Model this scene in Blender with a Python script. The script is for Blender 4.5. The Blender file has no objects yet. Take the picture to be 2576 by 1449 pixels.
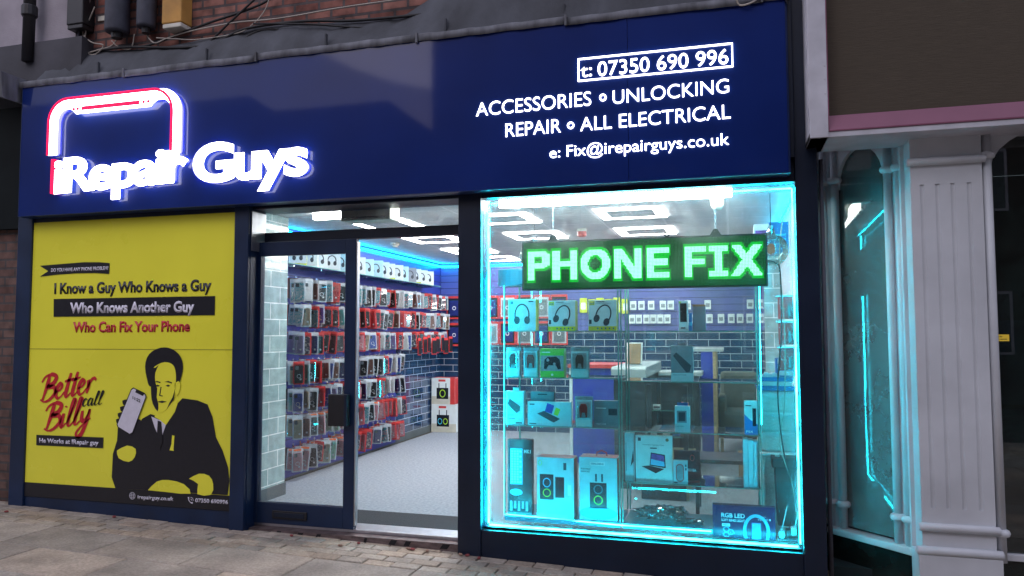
import bpy, bmesh, math, random
from mathutils import Vector, Matrix
R = math.radians
rnd = random.Random(7)
scene = bpy.context.scene
COL = scene.collection

# ------------------------------------------------------------------ camera model (also used to measure positions on real planes)
YAW, PIT, ROL, F, D = 0.28044, 0.05955, -0.0021, 1900.3, 5.1
CAM = (0.0, -D, 1.5)
def _basis():
    cy, sy, cp, sp = math.cos(YAW), math.sin(YAW), math.cos(PIT), math.sin(PIT)
    fw = Vector((-sy*cp, cy*cp, sp)); r = Vector((cy, sy, 0)); u = r.cross(fw)
    c, s = math.cos(ROL), math.sin(ROL)
    return r*c + u*s, u*c - r*s, fw
BR, BU, BW = _basis()
def at(px, py, axis, val):
    d = BW + BR*((px-1288)/F) - BU*((py-724.5)/F)
    t = (val-CAM[axis])/d[axis]
    return Vector(CAM) + d*t
def AY(px, py, y): return at(px, py, 1, y)
def XZ(px, py, y):
    p = at(px, py, 1, y); return (p.x, p.z)

# ------------------------------------------------------------------ materials
def newmat(name):
    m = bpy.data.materials.new(name); m.use_nodes = True
    return m, m.node_tree.nodes, m.node_tree.links
def pbr(name, col, rough=.6, metal=0, var=.15, scale=6, bump=0, bscale=60, ior=1.5, coat=0, alpha=1, trans=0, stretch=None, spec=None):
    m, N, L = newmat(name); b = N['Principled BSDF']
    b.inputs['Roughness'].default_value = rough; b.inputs['Metallic'].default_value = metal
    b.inputs['IOR'].default_value = ior; b.inputs['Coat Weight'].default_value = coat
    b.inputs['Alpha'].default_value = alpha; b.inputs['Transmission Weight'].default_value = trans
    if spec is not None: b.inputs['Specular IOR Level'].default_value = spec
    tc = N.new('ShaderNodeTexCoord'); mp = N.new('ShaderNodeMapping')
    if stretch: mp.inputs['Scale'].default_value = stretch
    L.new(tc.outputs['Object'], mp.inputs['Vector'])
    nz = N.new('ShaderNodeTexNoise'); nz.inputs['Scale'].default_value = scale; nz.inputs['Detail'].default_value = 6
    L.new(mp.outputs[0], nz.inputs['Vector'])
    cr = N.new('ShaderNodeMapRange'); cr.inputs['From Min'].default_value = .3; cr.inputs['From Max'].default_value = .7
    cr.inputs['To Min'].default_value = 1-var; cr.inputs['To Max'].default_value = 1+var
    L.new(nz.outputs['Fac'], cr.inputs['Value'])
    mx = N.new('ShaderNodeMix'); mx.data_type = 'RGBA'; mx.blend_type = 'MULTIPLY'; mx.inputs['Factor'].default_value = 1
    mx.inputs['A'].default_value = (*col, 1); L.new(cr.outputs[0], mx.inputs['B']); L.new(mx.outputs['Result'], b.inputs['Base Color'])
    rr = N.new('ShaderNodeMapRange'); rr.inputs['To Min'].default_value = max(0, rough*.8); rr.inputs['To Max'].default_value = min(1, rough*1.2)
    L.new(nz.outputs['Fac'], rr.inputs['Value']); L.new(rr.outputs[0], b.inputs['Roughness'])
    if bump:
        n2 = N.new('ShaderNodeTexNoise'); n2.inputs['Scale'].default_value = bscale; n2.inputs['Detail'].default_value = 8
        L.new(mp.outputs[0], n2.inputs['Vector']); bp = N.new('ShaderNodeBump'); bp.inputs['Strength'].default_value = bump; bp.inputs['Distance'].default_value = .01
        L.new(n2.outputs['Fac'], bp.inputs['Height']); L.new(bp.outputs[0], b.inputs['Normal'])
    return m
def duo(name, c1, c2, scale=40, rough=.3):
    m, N, L = newmat(name); b = N['Principled BSDF']; b.inputs['Roughness'].default_value = rough; b.inputs['Coat Weight'].default_value = .5
    tc = N.new('ShaderNodeTexCoord'); nz = N.new('ShaderNodeTexVoronoi'); nz.inputs['Scale'].default_value = scale
    L.new(tc.outputs['Object'], nz.inputs['Vector']); cr = N.new('ShaderNodeValToRGB'); cr.color_ramp.interpolation = 'CONSTANT'
    cr.color_ramp.elements[0].color = (*c1, 1); cr.color_ramp.elements[1].color = (*c2, 1); cr.color_ramp.elements[1].position = .45
    sp = N.new('ShaderNodeSeparateColor'); L.new(nz.outputs['Color'], sp.inputs[0]); L.new(sp.outputs[0], cr.inputs[0]); L.new(cr.outputs[0], b.inputs['Base Color']); return m
def emit(name, col, s, vary=0):
    m, N, L = newmat(name); N.remove(N['Principled BSDF'])
    e = N.new('ShaderNodeEmission'); e.inputs['Color'].default_value = (*col, 1); e.inputs['Strength'].default_value = s
    if vary:
        tc = N.new('ShaderNodeTexCoord'); nz = N.new('ShaderNodeTexNoise'); nz.inputs['Scale'].default_value = 7; nz.inputs['Detail'].default_value = 3; L.new(tc.outputs['Object'], nz.inputs['Vector'])
        mr = N.new('ShaderNodeMapRange'); mr.inputs['From Min'].default_value = .3; mr.inputs['From Max'].default_value = .7; mr.inputs['To Min'].default_value = s*(1-vary); mr.inputs['To Max'].default_value = s*(1+vary)
        L.new(nz.outputs['Fac'], mr.inputs['Value']); L.new(mr.outputs[0], e.inputs['Strength'])
    L.new(e.outputs[0], N['Material Output'].inputs[0]); return m
def glassm(name, tint=(.96, .985, .98), dirt_haze=.02, refl=1.0, dscale=3.0, dcol=(.7,.75,.75), front=False):
    m, N, L = newmat(name); N.remove(N['Principled BSDF'])
    t = N.new('ShaderNodeBsdfTransparent'); t.inputs[0].default_value = (*tint, 1)
    g = N.new('ShaderNodeBsdfGlossy'); g.inputs['Roughness'].default_value = .01
    f = N.new('ShaderNodeFresnel'); f.inputs['IOR'].default_value = 1.5
    ml = N.new('ShaderNodeMath'); ml.operation = 'MULTIPLY'; ml.inputs[1].default_value = refl; ml.use_clamp = True
    L.new(f.outputs[0], ml.inputs[0])
    mx = N.new('ShaderNodeMixShader'); L.new(ml.outputs[0], mx.inputs[0]); L.new(t.outputs[0], mx.inputs[1]); L.new(g.outputs[0], mx.inputs[2])
    out = mx
    if dirt_haze:
        tc = N.new('ShaderNodeTexCoord'); nz = N.new('ShaderNodeTexNoise'); nz.inputs['Scale'].default_value = dscale; nz.inputs['Detail'].default_value = 9; nz.inputs['Roughness'].default_value = .7
        L.new(tc.outputs['Object'], nz.inputs['Vector'])
        mr = N.new('ShaderNodeMapRange'); mr.inputs['From Min'].default_value = .42; mr.inputs['From Max'].default_value = .75; mr.inputs['To Max'].default_value = dirt_haze*3; mr.inputs['To Min'].default_value = dirt_haze*.4
        L.new(nz.outputs['Fac'], mr.inputs['Value'])
        d = N.new('ShaderNodeBsdfDiffuse' if front else 'ShaderNodeBsdfTranslucent'); d.inputs[0].default_value = (*dcol, 1)  # one layer for grime and for haze put into the panes
        m2 = N.new('ShaderNodeMixShader'); L.new(mr.outputs[0], m2.inputs[0]); L.new(mx.outputs[0], m2.inputs[1]); L.new(d.outputs[0], m2.inputs[2]); out = m2
    L.new(out.outputs[0], N['Material Output'].inputs[0]); return m
def brickm(name, c1, c2, mortar, w, h, mort=.01, plane='xz', rough=.8, bump=.6, offset=.5, coat=0, var=.3, shift=(0,0,0)):
    m, N, L = newmat(name); b = N['Principled BSDF']; b.inputs['Roughness'].default_value = rough; b.inputs['Coat Weight'].default_value = coat
    b.inputs['Coat Roughness'].default_value = .05
    tc = N.new('ShaderNodeTexCoord'); sp = N.new('ShaderNodeSeparateXYZ'); cb = N.new('ShaderNodeCombineXYZ')
    ad = N.new('ShaderNodeVectorMath'); ad.operation = 'ADD'; ad.inputs[1].default_value = shift
    L.new(tc.outputs['Object'], ad.inputs[0]); L.new(ad.outputs[0], sp.inputs[0])
    L.new(sp.outputs['XYZ'.index(plane[0].upper())], cb.inputs[0]); L.new(sp.outputs['XYZ'.index(plane[1].upper())], cb.inputs[1])
    br = N.new('ShaderNodeTexBrick'); br.inputs['Scale'].default_value = 1; br.inputs['Brick Width'].default_value = w; br.inputs['Row Height'].default_value = h
    br.inputs['Mortar Size'].default_value = mort; br.inputs['Mortar Smooth'].default_value = .15; br.offset = offset
    br.inputs['Color1'].default_value = (*c1, 1); br.inputs['Color2'].default_value = (*c2, 1); br.inputs['Mortar'].default_value = (*mortar, 1)
    L.new(cb.outputs[0], br.inputs['Vector'])
    nz = N.new('ShaderNodeTexNoise'); nz.inputs['Scale'].default_value = 9; nz.inputs['Detail'].default_value = 8; L.new(tc.outputs['Object'], nz.inputs['Vector'])
    mr = N.new('ShaderNodeMapRange'); mr.inputs['From Min'].default_value = .3; mr.inputs['From Max'].default_value = .7; mr.inputs['To Min'].default_value = 1-var; mr.inputs['To Max'].default_value = 1+var
    L.new(nz.outputs['Fac'], mr.inputs['Value'])
    mx = N.new('ShaderNodeMix'); mx.data_type = 'RGBA'; mx.blend_type = 'MULTIPLY'; mx.inputs['Factor'].default_value = 1
    L.new(br.outputs['Color'], mx.inputs['A']); L.new(mr.outputs[0], mx.inputs['B']); L.new(mx.outputs['Result'], b.inputs['Base Color'])
    bp = N.new('ShaderNodeBump'); bp.inputs['Strength'].default_value = bump; bp.inputs['Distance'].default_value = .006; bp.invert = True
    s2 = N.new('ShaderNodeMath'); s2.operation = 'MULTIPLY_ADD'; s2.inputs[1].default_value = .25
    L.new(nz.outputs['Fac'], s2.inputs[0]); L.new(br.outputs['Fac'], s2.inputs[2]); L.new(s2.outputs[0], bp.inputs['Height']); L.new(bp.outputs[0], b.inputs['Normal'])
    if coat: L.new(bp.outputs[0], b.inputs['Coat Normal'])
    return m
def slatm(name, col, h=.1):
    m, N, L = newmat(name); b = N['Principled BSDF']; b.inputs['Roughness'].default_value = .35
    tc = N.new('ShaderNodeTexCoord'); sp = N.new('ShaderNodeSeparateXYZ'); L.new(tc.outputs['Object'], sp.inputs[0])
    md = N.new('ShaderNodeMath'); md.operation = 'FRACT'; dv = N.new('ShaderNodeMath'); dv.operation = 'DIVIDE'; dv.inputs[1].default_value = h
    L.new(sp.outputs[2], dv.inputs[0]); L.new(dv.outputs[0], md.inputs[0])
    gt = N.new('ShaderNodeMath'); gt.operation = 'GREATER_THAN'; gt.inputs[1].default_value = .1; L.new(md.outputs[0], gt.inputs[0])
    mx = N.new('ShaderNodeMix'); mx.data_type = 'RGBA'; L.new(gt.outputs[0], mx.inputs['Factor']); mx.inputs['A'].default_value = (col[0]*.3, col[1]*.3, col[2]*.35, 1); mx.inputs['B'].default_value = (*col, 1)
    L.new(mx.outputs['Result'], b.inputs['Base Color']); return m
def vcolm(name, rough=.8, bump=.5, bscale=80, stain=.25, sscale=2.5):
    m = pbr(name, (1, 1, 1), rough, 0, stain, sscale, bump, bscale)
    N, L = m.node_tree.nodes, m.node_tree.links
    a = N.new('ShaderNodeAttribute'); a.attribute_name = 'Col'
    mx = [n for n in N if n.type == 'MIX'][0]; tc = [n for n in N if n.type == 'TEX_COORD'][0]
    n3 = N.new('ShaderNodeTexNoise'); n3.inputs['Scale'].default_value = 55; n3.inputs['Detail'].default_value = 3; L.new(tc.outputs['Object'], n3.inputs['Vector'])
    m3 = N.new('ShaderNodeMapRange'); m3.inputs['From Min'].default_value = .35; m3.inputs['From Max'].default_value = .65; m3.inputs['To Min'].default_value = .84; m3.inputs['To Max'].default_value = 1.14; L.new(n3.outputs['Fac'], m3.inputs['Value'])
    x3 = N.new('ShaderNodeMix'); x3.data_type = 'RGBA'; x3.blend_type = 'MULTIPLY'; x3.inputs['Factor'].default_value = 1; L.new(a.outputs['Color'], x3.inputs['A']); L.new(m3.outputs[0], x3.inputs['B'])
    L.new(x3.outputs['Result'], mx.inputs['A']); return m

M = dict(
 navy=pbr('navy_powder_coat', (.004, .018, .06), .38, 0, .25, 3, .04, 200),
 navy_dark=pbr('dark_navy_frame', (.002, .009, .028), .4, 0, .2, 3, .03, 200),
 fascia=pbr('gloss_blue_fascia', (.0020, .018, .145), .42, 0, .15, 1.5, .05, 1.3, ior=1.5, coat=.48, spec=.12),
 fasc_edge=pbr('blue_fascia_trim', (.01, .03, .12), .3),
 alu=pbr('brushed_aluminium', (.55, .56, .6), .35, .9, .1, 20, stretch=(1, 1, .05)),
 alu_dirty=pbr('scuffed_threshold_metal', (.16, .12, .12), .5, .5, .5, 14, .3, 30, stretch=(1, 1, 3)),
 grip=pbr('black_grip_tape', (.01, .01, .012), .9, 0, .4, 20, .5, 200),
 lead=pbr('weathered_lead', (.13, .135, .155), .7, .1, .55, 5, .4, 25, stretch=(2, 2, .6)),
 felt=pbr('dirty_roof_felt', (.065, .07, .082), .9, 0, .5, 3, .7, 18, stretch=(1, 1, .5)),
 brick=brickm('old_red_brick', (.17, .06, .045), (.30, .14, .11), (.09, .07, .07), .225, .077, .012, 'xz', .9, 1.0, var=.45),
 brick2=brickm('brown_brick_pier', (.10, .05, .04), (.14, .085, .07), (.07, .06, .06), .225, .077, .01, 'xz', .9, 1.0, var=.4),
 render=pbr('grey_white_render', (.36, .33, .37), .9, 0, .2, 3, .3, 60),
 palegrey=pbr('grey_cladding_band', (.055, .055, .065), .8, 0, .5, 2, .4, 10),
 darkgreen=pbr('dark_green_panel', (.009, .012, .013), .8, 0, .5, 2, spec=.1),
 blackpl=pbr('black_plastic', (.012, .012, .015), .45, 0, .2, 10, .05, 100),
 greypl=pbr('grey_blue_plastic', (.06, .065, .09), .6, 0, .25, 10),
 ochre=pbr('ochre_yellow_box', (.50, .26, .06), .7, 0, .25, 4, .2, 40),
 cream=pbr('cream_plastic', (.6, .58, .5), .6, 0, .2, 5),
 cabdark=pbr('black_cable_rubber', (.01, .01, .012), .6),
 cabwhite=pbr('grubby_white_cable', (.42, .38, .33), .7),
 yellow=pbr('yellow_vinyl_print', (.92, .88, .06), .28, 0, .06, 1.2, .05, 9),
 inkblack=pbr('black_vinyl_print', (.013, .013, .018), .35, 0, .12, 30),
 inkwhite=pbr('white_vinyl_print', (.72, .70, .80), .4, 0, .05, 20),
 inkred=pbr('crimson_vinyl_print', (.58, .018, .03), .4, 0, .15, 30),
 ringbox=pbr('deep_blue_printed_card', (.004, .018, .085), .25, 0, .3, 6),
 white=pbr('white_gloss_paint', (.60, .625, .66), .42, 0, .15, 2.2, .12, 22),
 soffw=pbr('white_soffit', (.55, .55, .6), .6),
 pink=pbr('pink_lit_trim', (.23, .085, .135), .4, 0, .1, 3),  # pink light on the fascia lip put into its base colour
 weave=pbr('brown_woven_panel', (.085, .07, .052), .85, 0, .12, 70, .2, 160, stretch=(.12, 1, 2), spec=.2),
 marble=pbr('black_stallriser_stone', (.012, .02, .018), .25, 0, .7, 3, .05, 20),
 carpet=pbr('blue_grey_carpet', (.30, .335, .385), .95, 0, .22, 38, .9, 220),
 mat=pbr('charcoal_door_mat', (.030, .034, .042), .95, 0, .35, 120, .8, 300),
 tile_dark=brickm('navy_gloss_tile', (.012, .045, .12), (.018, .06, .15), (.55, .58, .62), .30, .10, .004, 'yz', .15, .4, coat=.6, var=.15),
 tile_dark_b=brickm('navy_gloss_tile_back', (.012, .04, .10), (.016, .05, .12), (.5, .54, .6), .30, .10, .004, 'xz', .15, .4, coat=.6, var=.15),
 tile_pale=brickm('pale_aqua_gloss_tile', (.30, .42, .42), (.36, .47, .46), (.8, .84, .84), .30, .15, .005, 'yz', .12, .5, coat=.7, var=.2, shift=(0, .08, .02)),
 tile_pale_b=brickm('pale_aqua_gloss_tile_end', (.30, .42, .42), (.36, .47, .46), (.8, .84, .84), .30, .15, .005, 'xz', .12, .5, coat=.7, var=.2),
 skirt=pbr('grey_skirting', (.09, .11, .12), .6, 0, .2, 5),
 slat=slatm('blue_slat_board', (.035, .045, .30)),
 slat_b=slatm('purple_blue_slat_board', (.10, .11, .34)),
 ceil=brickm('ceiling_tile', (.55, .57, .60), (.58, .60, .62), (.75, .75, .78), .6, .6, .012, 'xy', .9, .2, offset=0, var=.06, shift=(0, 0, 0)),
 wallp=pbr('pale_blue_plaster', (.5, .6, .65), .7, 0, .08, 3),
 chrome=pbr('chrome_metal', (.7, .72, .75), .18, 1, .05, 10),
 wood=pbr('pale_pine_wood', (.45, .33, .19), .6, 0, .2, 5, stretch=(1, 8, 8)),
 desk_black=pbr('black_laminate', (.02, .022, .028), .3, 0, .2, 6),
 desk_white=pbr('white_desk_top', (.42, .47, .48), .3, 0, .05, 6),
 desk_blue=pbr('royal_blue_panel', (.03, .05, .42), .4, 0, .1, 4),
 khaki=pbr('khaki_upholstery', (.13, .14, .12), .85, 0, .2, 8, .3, 40),
 rattan=pbr('white_rattan_plastic', (.80, .80, .78), .55, 0, .12, 60, .9, 70),
 boxwhite=pbr('white_printed_card', (.72, .78, .80), .35, 0, .04, 10),
 boxaqua=pbr('pale_blue_printed_card', (.45, .68, .76), .35, 0, .05, 10),
 boxblue=pbr('bright_blue_card', (.02, .20, .55), .35, 0, .08, 10),
 boxred=pbr('red_card', (.60, .05, .05), .35, 0, .08, 10),
 boxgreen=pbr('green_card', (.10, .52, .05), .35, 0, .05, 10),
 boxlime=pbr('lime_yellow_card', (.55, .62, .03), .35, 0, .05, 10),
 boxblack=pbr('black_printed_card', (.012, .014, .022), .25, 0, .2, 10),
 boxgrey=pbr('grey_printed_card', (.22, .25, .30), .4, 0, .1, 10),
 boxbrown=pbr('brown_card', (.30, .18, .09), .7, 0, .2, 10),
 ink=pbr('dark_print', (.03, .04, .06), .4, 0, .2, 30),
 inkgrey=pbr('grey_print', (.25, .28, .32), .4, 0, .2, 30),
 inkteal=pbr('teal_print', (.02, .20, .25), .4),
 inkpurple=pbr('violet_print', (.20, .06, .35), .4, 0, .6, 30),
 inkcyan=pbr('cyan_print', (.05, .55, .85), .35),
 inklime=pbr('lime_print', (.45, .75, .03), .4),
 inkwh=pbr('white_print', (.8, .8, .85), .4),
 film=glassm('clear_plastic_film', (.97, .975, .98), .006, 1.3, 25),
 wrap=glassm('crumpled_clear_wrap', (.72, .78, .8), .22, 5.0, 30),
 pane=glassm('window_glass', (.965, .985, .98), .045, 1.5, 4, (.6,.68,.7)),  # slight grime, raised to put a cyan haze into the glass
 pane_top=glassm('dusty_transom_glass', (.95, .975, .97), .03, 1.2, 14, (.6,.62,.63)),
 pane2=glassm('neighbour_window_glass', (.55, .6, .58), .04, 2.2, 3, (.10,.2,.18), True), pane3=glassm('angled_window_glass', (.55, .6, .58), .36, 1.1, .7, (.42,.5,.5), True), pane_door=glassm('door_glass', (.975, .985, .985), .008, 1.3, 4, (.6,.68,.7)),  # angled pane: pale haze put into the glass as a diffuse layer
 shelf=glassm('shelf_glass', (.88, .96, .94), .03, 1.3, 8, (.4,.6,.6)),
 shelf_edge=pbr('green_glass_edge', (.10, .30, .27), .2, 0, .2, 10),
 globe=glassm('globe_glass', (.88, .95, .92), .13, .9, 3, (.6,.75,.7)),
 teal_band=pbr('teal_cabinet_header', (.03, .28, .42), .4),
 led_cyan=emit('cyan_led_glow', (.012, .75, 1.0), 26.0, .45),
 led_cyan_soft=emit('cyan_cove_led_glow', (.004, .60, 1.0), 9.0),
 led_white=emit('white_panel_glow', (1.0, .97, .95), 12.0),
 batten=emit('white_batten_glow', (1.0, .98, .95), 18.0),
 logo_white=emit('white_logo_glow', (.92, .90, 1.0), 3.4),
 logo_side=emit('lavender_letter_side', (.30, .30, .72), .75),
 logo_red=emit('red_logo_glow', (.85, .01, .05), 1.1),
 small_white=emit('warm_white_letter_glow', (1.0, .93, .90), 2.2),
 halo=emit('added_violet_back_glow', (.28, .25, 1.0), 19.0),  # for the unseen emitters added behind the logo
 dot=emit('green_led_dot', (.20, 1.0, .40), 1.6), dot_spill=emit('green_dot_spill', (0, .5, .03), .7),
 screen=None, dim=pbr('dim_diode', (.05, .10, .07), .4),
 housing=pbr('black_sign_housing', (.012, .02, .02), .5),
 bulb=emit('amber_filament', (.8, .6, .4), .12),
 leaf_red=pbr('fallen_leaf_red', (.30, .07, .07), .8, 0, .3, 30),
 leaf_tan=pbr('fallen_leaf_tan', (.35, .22, .16), .8, 0, .3, 30),
 paving=vcolm('worn_sandstone_slab', .72, .35, 120, .28, 3.2),
 setts=vcolm('clay_setts', .7, .5, 90, .25, 6),
 joint=pbr('dark_joint_sand', (.045, .04, .033), .95, 0, .4, 20, .5, 100),
 opp1=pbr('opposite_facade_brick', (.05, .035, .03), .9, 0, .3, 2),
 opp2=pbr('opposite_slate_roof', (.02, .02, .025), .8, 0, .3, 2),
 oppg=pbr('opposite_window_glass', (.01, .012, .02), .1),
 soundred=pbr('red_sounder_plastic', (.6, .03, .03), .4),
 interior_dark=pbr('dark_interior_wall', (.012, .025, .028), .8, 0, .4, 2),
 card_yellow=emit('glowing_yellow_notice', (.75, .42, .05), .75),  # brightness of the card put into its own emission
)
M['screen'] = emit('green_led_screen', (.0, 1.0, .2), .03)  # bloom of the letters put into the panel as faint emission

_n, _l = M['fascia'].node_tree.nodes, M['fascia'].node_tree.links
_b = _n['Principled BSDF']; _b.inputs['Coat Roughness'].default_value = .05; _q = [q for q in M['pane3'].node_tree.nodes if q.type == 'MAP_RANGE'][0]; _q.inputs['To Min'].default_value = .27; _q.inputs['To Max'].default_value = .36; _l.new([q for q in _n if q.type == 'BUMP'][0].outputs[0], _b.inputs['Coat Normal'])
# ------------------------------------------------------------------ mesh builder
def wloc(p):
    v = Vector((0, 0, 0))
    while p is not None: v = v + p.location; p = p.parent
    return v
class MB:
    def __init__(s): s.v = []; s.f = []; s.mi = []; s.cur = 0; s.cols = None
    def face(s, idx): s.f.append(idx); s.mi.append(s.cur)
    def box(s, x0, x1, y0, y1, z0, z1):
        if x0 > x1: x0, x1 = x1, x0
        if y0 > y1: y0, y1 = y1, y0
        if z0 > z1: z0, z1 = z1, z0
        n = len(s.v)
        s.v += [(x, y, z) for z in (z0, z1) for y in (y0, y1) for x in (x0, x1)]
        for q in ((0, 2, 3, 1), (4, 5, 7, 6), (0, 1, 5, 4), (2, 6, 7, 3), (0, 4, 6, 2), (1, 3, 7, 5)): s.face([n+i for i in q])
        return s
    def prism(s, pts, a, b, axis='y'):
        """polygon pts (2-D) extruded from a to b along axis; y: pts=(x,z); z: pts=(x,y); x: pts=(y,z)"""
        n = len(s.v); k = len(pts)
        mk = {'y': lambda p, t: (p[0], t, p[1]), 'z': lambda p, t: (p[0], p[1], t), 'x': lambda p, t: (t, p[0], p[1])}[axis]
        for t in (a, b): s.v += [mk(p, t) for p in pts]
        s.face(list(range(n, n+k))); s.face(list(range(n+2*k-1, n+k-1, -1)))
        for i in range(k): j = (i+1) % k; s.face([n+i, n+k+i, n+k+j, n+j])
        return s
    def ring(s, outer, inner, a, b):
        """frame between two equal-length outlines in xz, from y=a to y=b"""
        n = len(s.v); k = len(outer)
        for t in (a, b):
            s.v += [(p[0], t, p[1]) for p in outer]; s.v += [(p[0], t, p[1]) for p in inner]
        for i in range(k):
            j = (i+1) % k
            s.face([n+i, n+j, n+k+j, n+k+i]); s.face([n+2*k+i, n+3*k+i, n+3*k+j, n+2*k+j])
            s.face([n+i, n+2*k+i, n+2*k+j, n+j]); s.face([n+k+i, n+k+j, n+3*k+j, n+3*k+i])
        return s
    def tube(s, pts, r, k=8, closed=False):
        pts = [Vector(p) for p in pts]; n0 = len(s.v); m = len(pts)
        rr = r if isinstance(r, (list, tuple)) else [r]*m
        up = Vector((.13, .27, 1)).normalized()
        for i, p in enumerate(pts):
            if closed: t = pts[(i+1) % m]-pts[i-1]
            else: t = pts[min(i+1, m-1)]-pts[max(i-1, 0)]
            t.normalize(); a = t.cross(up)
            if a.length < .05: a = t.cross(Vector((1, 0, 0)))
            a.normalize(); b = t.cross(a)
            for q in range(k):
                an = 2*math.pi*q/k; s.v.append(tuple(p + a*rr[i]*math.cos(an) + b*rr[i]*math.sin(an)))
        for i in range(m if closed else m-1):
            for q in range(k):
                a0 = n0+i*k+q; a1 = n0+i*k+(q+1) % k; j = (i+1) % m
                s.face([a0, a1, n0+j*k+(q+1) % k, n0+j*k+q])
        if not closed: s.face([n0+q for q in range(k)][::-1]); s.face([n0+(m-1)*k+q for q in range(k)])
        return s
    def lathe(s, cx, cy, prof, k=16, axis='z', a0=0, a1=2*math.pi):
        """profile [(r, h)]"""
        n = len(s.v); m = len(prof); full = abs(a1-a0-2*math.pi) < 1e-6; kk = k if full else k+1
        for (r, h) in prof:
            for q in range(kk):
                an = a0+(a1-a0)*q/k
                c, d = r*math.cos(an), r*math.sin(an)
                s.v.append({'z': (cx+c, cy+d, h), 'y': (cx+c, h, cy+d), 'x': (h, cx+c, cy+d)}[axis])
        for i in range(m-1):
            for q in range(k):
                q2 = (q+1) % kk
                s.face([n+i*kk+q, n+i*kk+q2, n+(i+1)*kk+q2, n+(i+1)*kk+q])
        if full:
            s.face([n+q for q in range(k)][::-1]); s.face([n+(m-1)*k+q for q in range(k)])
        return s
    def sphere(s, c, r, k=16, m=10, zs=1):
        return s.lathe(c[0], c[1], [(max(1e-4, r*math.sin(math.pi*i/m)), c[2]-r*zs*math.cos(math.pi*i/m)) for i in range(m+1)], k)
    def build(s, name, mat, parent=None, smooth=False, bevel=0, local=False, colors=None):
        me = bpy.data.meshes.new(name)
        off = Vector((0, 0, 0)) if local else wloc(parent)
        me.from_pydata([tuple(Vector(v)-off) for v in s.v], [], s.f)
        for mm in (mat if isinstance(mat, (list, tuple)) else [mat]): me.materials.append(mm)
        me.polygons.foreach_set('material_index', s.mi)
        bm = bmesh.new(); bm.from_mesh(me)
        if not colors: bmesh.ops.recalc_face_normals(bm, faces=bm.faces)
        bm.to_mesh(me); bm.free()
        if smooth:
            for p in me.polygons: p.use_smooth = len(p.vertices) <= 4
        if colors:
            at_ = me.color_attributes.new('Col', 'FLOAT_COLOR', 'POINT')
            at_.data.foreach_set('color', [c for col in colors for c in (*col, 1)])
        o = bpy.data.objects.new(name, me); COL.objects.link(o)
        if parent is not None: o.parent = parent
        if bevel:
            b = o.modifiers.new('bevel', 'BEVEL'); b.width = bevel; b.segments = 2; b.limit_method = 'ANGLE'
        return o
def tag(o, label=None, cat=None, group=None, kind=None):
    if label: o['label'] = label
    if cat: o['category'] = cat
    if group: o['group'] = group
    if kind: o['kind'] = kind
    return o
def root(name, loc, label, cat, group=None):
    o = bpy.data.objects.new(name, None); o.empty_display_size = .1; COL.objects.link(o); o.location = loc
    return tag(o, label, cat, group)
def struct(name, mb, mat, **k): return tag(mb.build(name, mat, **k), kind='structure')
def copy_tree(o, parent=None):
    kids = [c for c in COL.objects if c.parent is o] if parent is None else list(o.children)
    c = o.copy(); COL.objects.link(c); c.parent = parent
    for ch in kids: copy_tree(ch, c)
    return c
def copy_thing(o, loc, rz=0, label=None, group=None):
    c = o.copy(); COL.objects.link(c); c.location = loc; c.rotation_euler = (0, 0, rz)
    if label: c['label'] = label
    if group: c['group'] = group
    for ch, sub in KIDS.get(o.name, []):
        d = ch.copy(); COL.objects.link(d); d.parent = c
        for g in sub: e = g.copy(); COL.objects.link(e); e.parent = d
    return c
KIDS = {}
def done(o):
    KIDS[o.name] = [(ch, list(ch.children)) for ch in o.children]; return o

def text(s, x0, x1, zb, cap, y, mat, parent, name='lettering', bold=0, shear=0, depth=.001, vertical=False, skew=0, space=1, xaxis=None):
    """letters standing in an xz plane facing -y; x0..x1 width, zb baseline, cap = height of a capital"""
    cu = bpy.data.curves.new(name, 'FONT'); cu.body = s; cu.size = 1; cu.offset = bold; cu.shear = shear; cu.extrude = 0; cu.space_character = space; cu.resolution_u = 6
    t = bpy.data.objects.new('tmp', cu); COL.objects.link(t); bpy.context.view_layer.update()
    me = bpy.data.meshes.new_from_object(t.evaluated_get(bpy.context.evaluated_depsgraph_get()))
    bpy.data.objects.remove(t); bpy.data.curves.remove(cu)
    xs = [v.co.x for v in me.vertices]; a, b = min(xs), max(xs)
    sx = (x1-x0)/(b-a); sz = cap/.73
    off = wloc(parent)
    bm = bmesh.new(); bm.from_mesh(me); bmesh.ops.remove_doubles(bm, verts=bm.verts, dist=1e-4)
    g = bmesh.ops.extrude_face_region(bm, geom=list(bm.faces))
    top = {v for v in g['geom'] if isinstance(v, bmesh.types.BMVert)}
    for v in bm.verts:
        X, Z = v.co.x, v.co.y
        px = x0+(X-a)*sx; pz = zb+Z*sz + skew*(px-x0)
        yy = y-depth if v in top else y
        if vertical: p = Vector((x0-(Z*sz), yy, zb+(X-a)*sx))
        else: p = Vector((px, yy, pz))
        if xaxis:   # lettering on another vertical plane: xaxis=(ox,oy,dx,dy)
            ox, oy, dx, dy = xaxis; p = Vector((ox+dx*p.x+dy*p.y*-1, oy+dy*p.x+dx*p.y, p.z))
        v.co = p-off
    bmesh.ops.recalc_face_normals(bm, faces=bm.faces); bm.to_mesh(me); bm.free()
    me.materials.clear(); me.materials.append(mat); me.name = name
    o = bpy.data.objects.new(name, me); COL.objects.link(o); o.parent = parent
    return o
def textV(s, pl, pr, cap_px, y, mat, parent, **k):
    """baseline from photo point pl to pr on the plane y"""
    a = AY(*pl, y); b = AY(*pr, y); c = AY(pl[0], pl[1]-cap_px, y)
    return text(s, a.x, b.x, a.z, c.z-a.z, y, mat, parent, skew=(b.z-a.z)/(b.x-a.x), **k)
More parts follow.
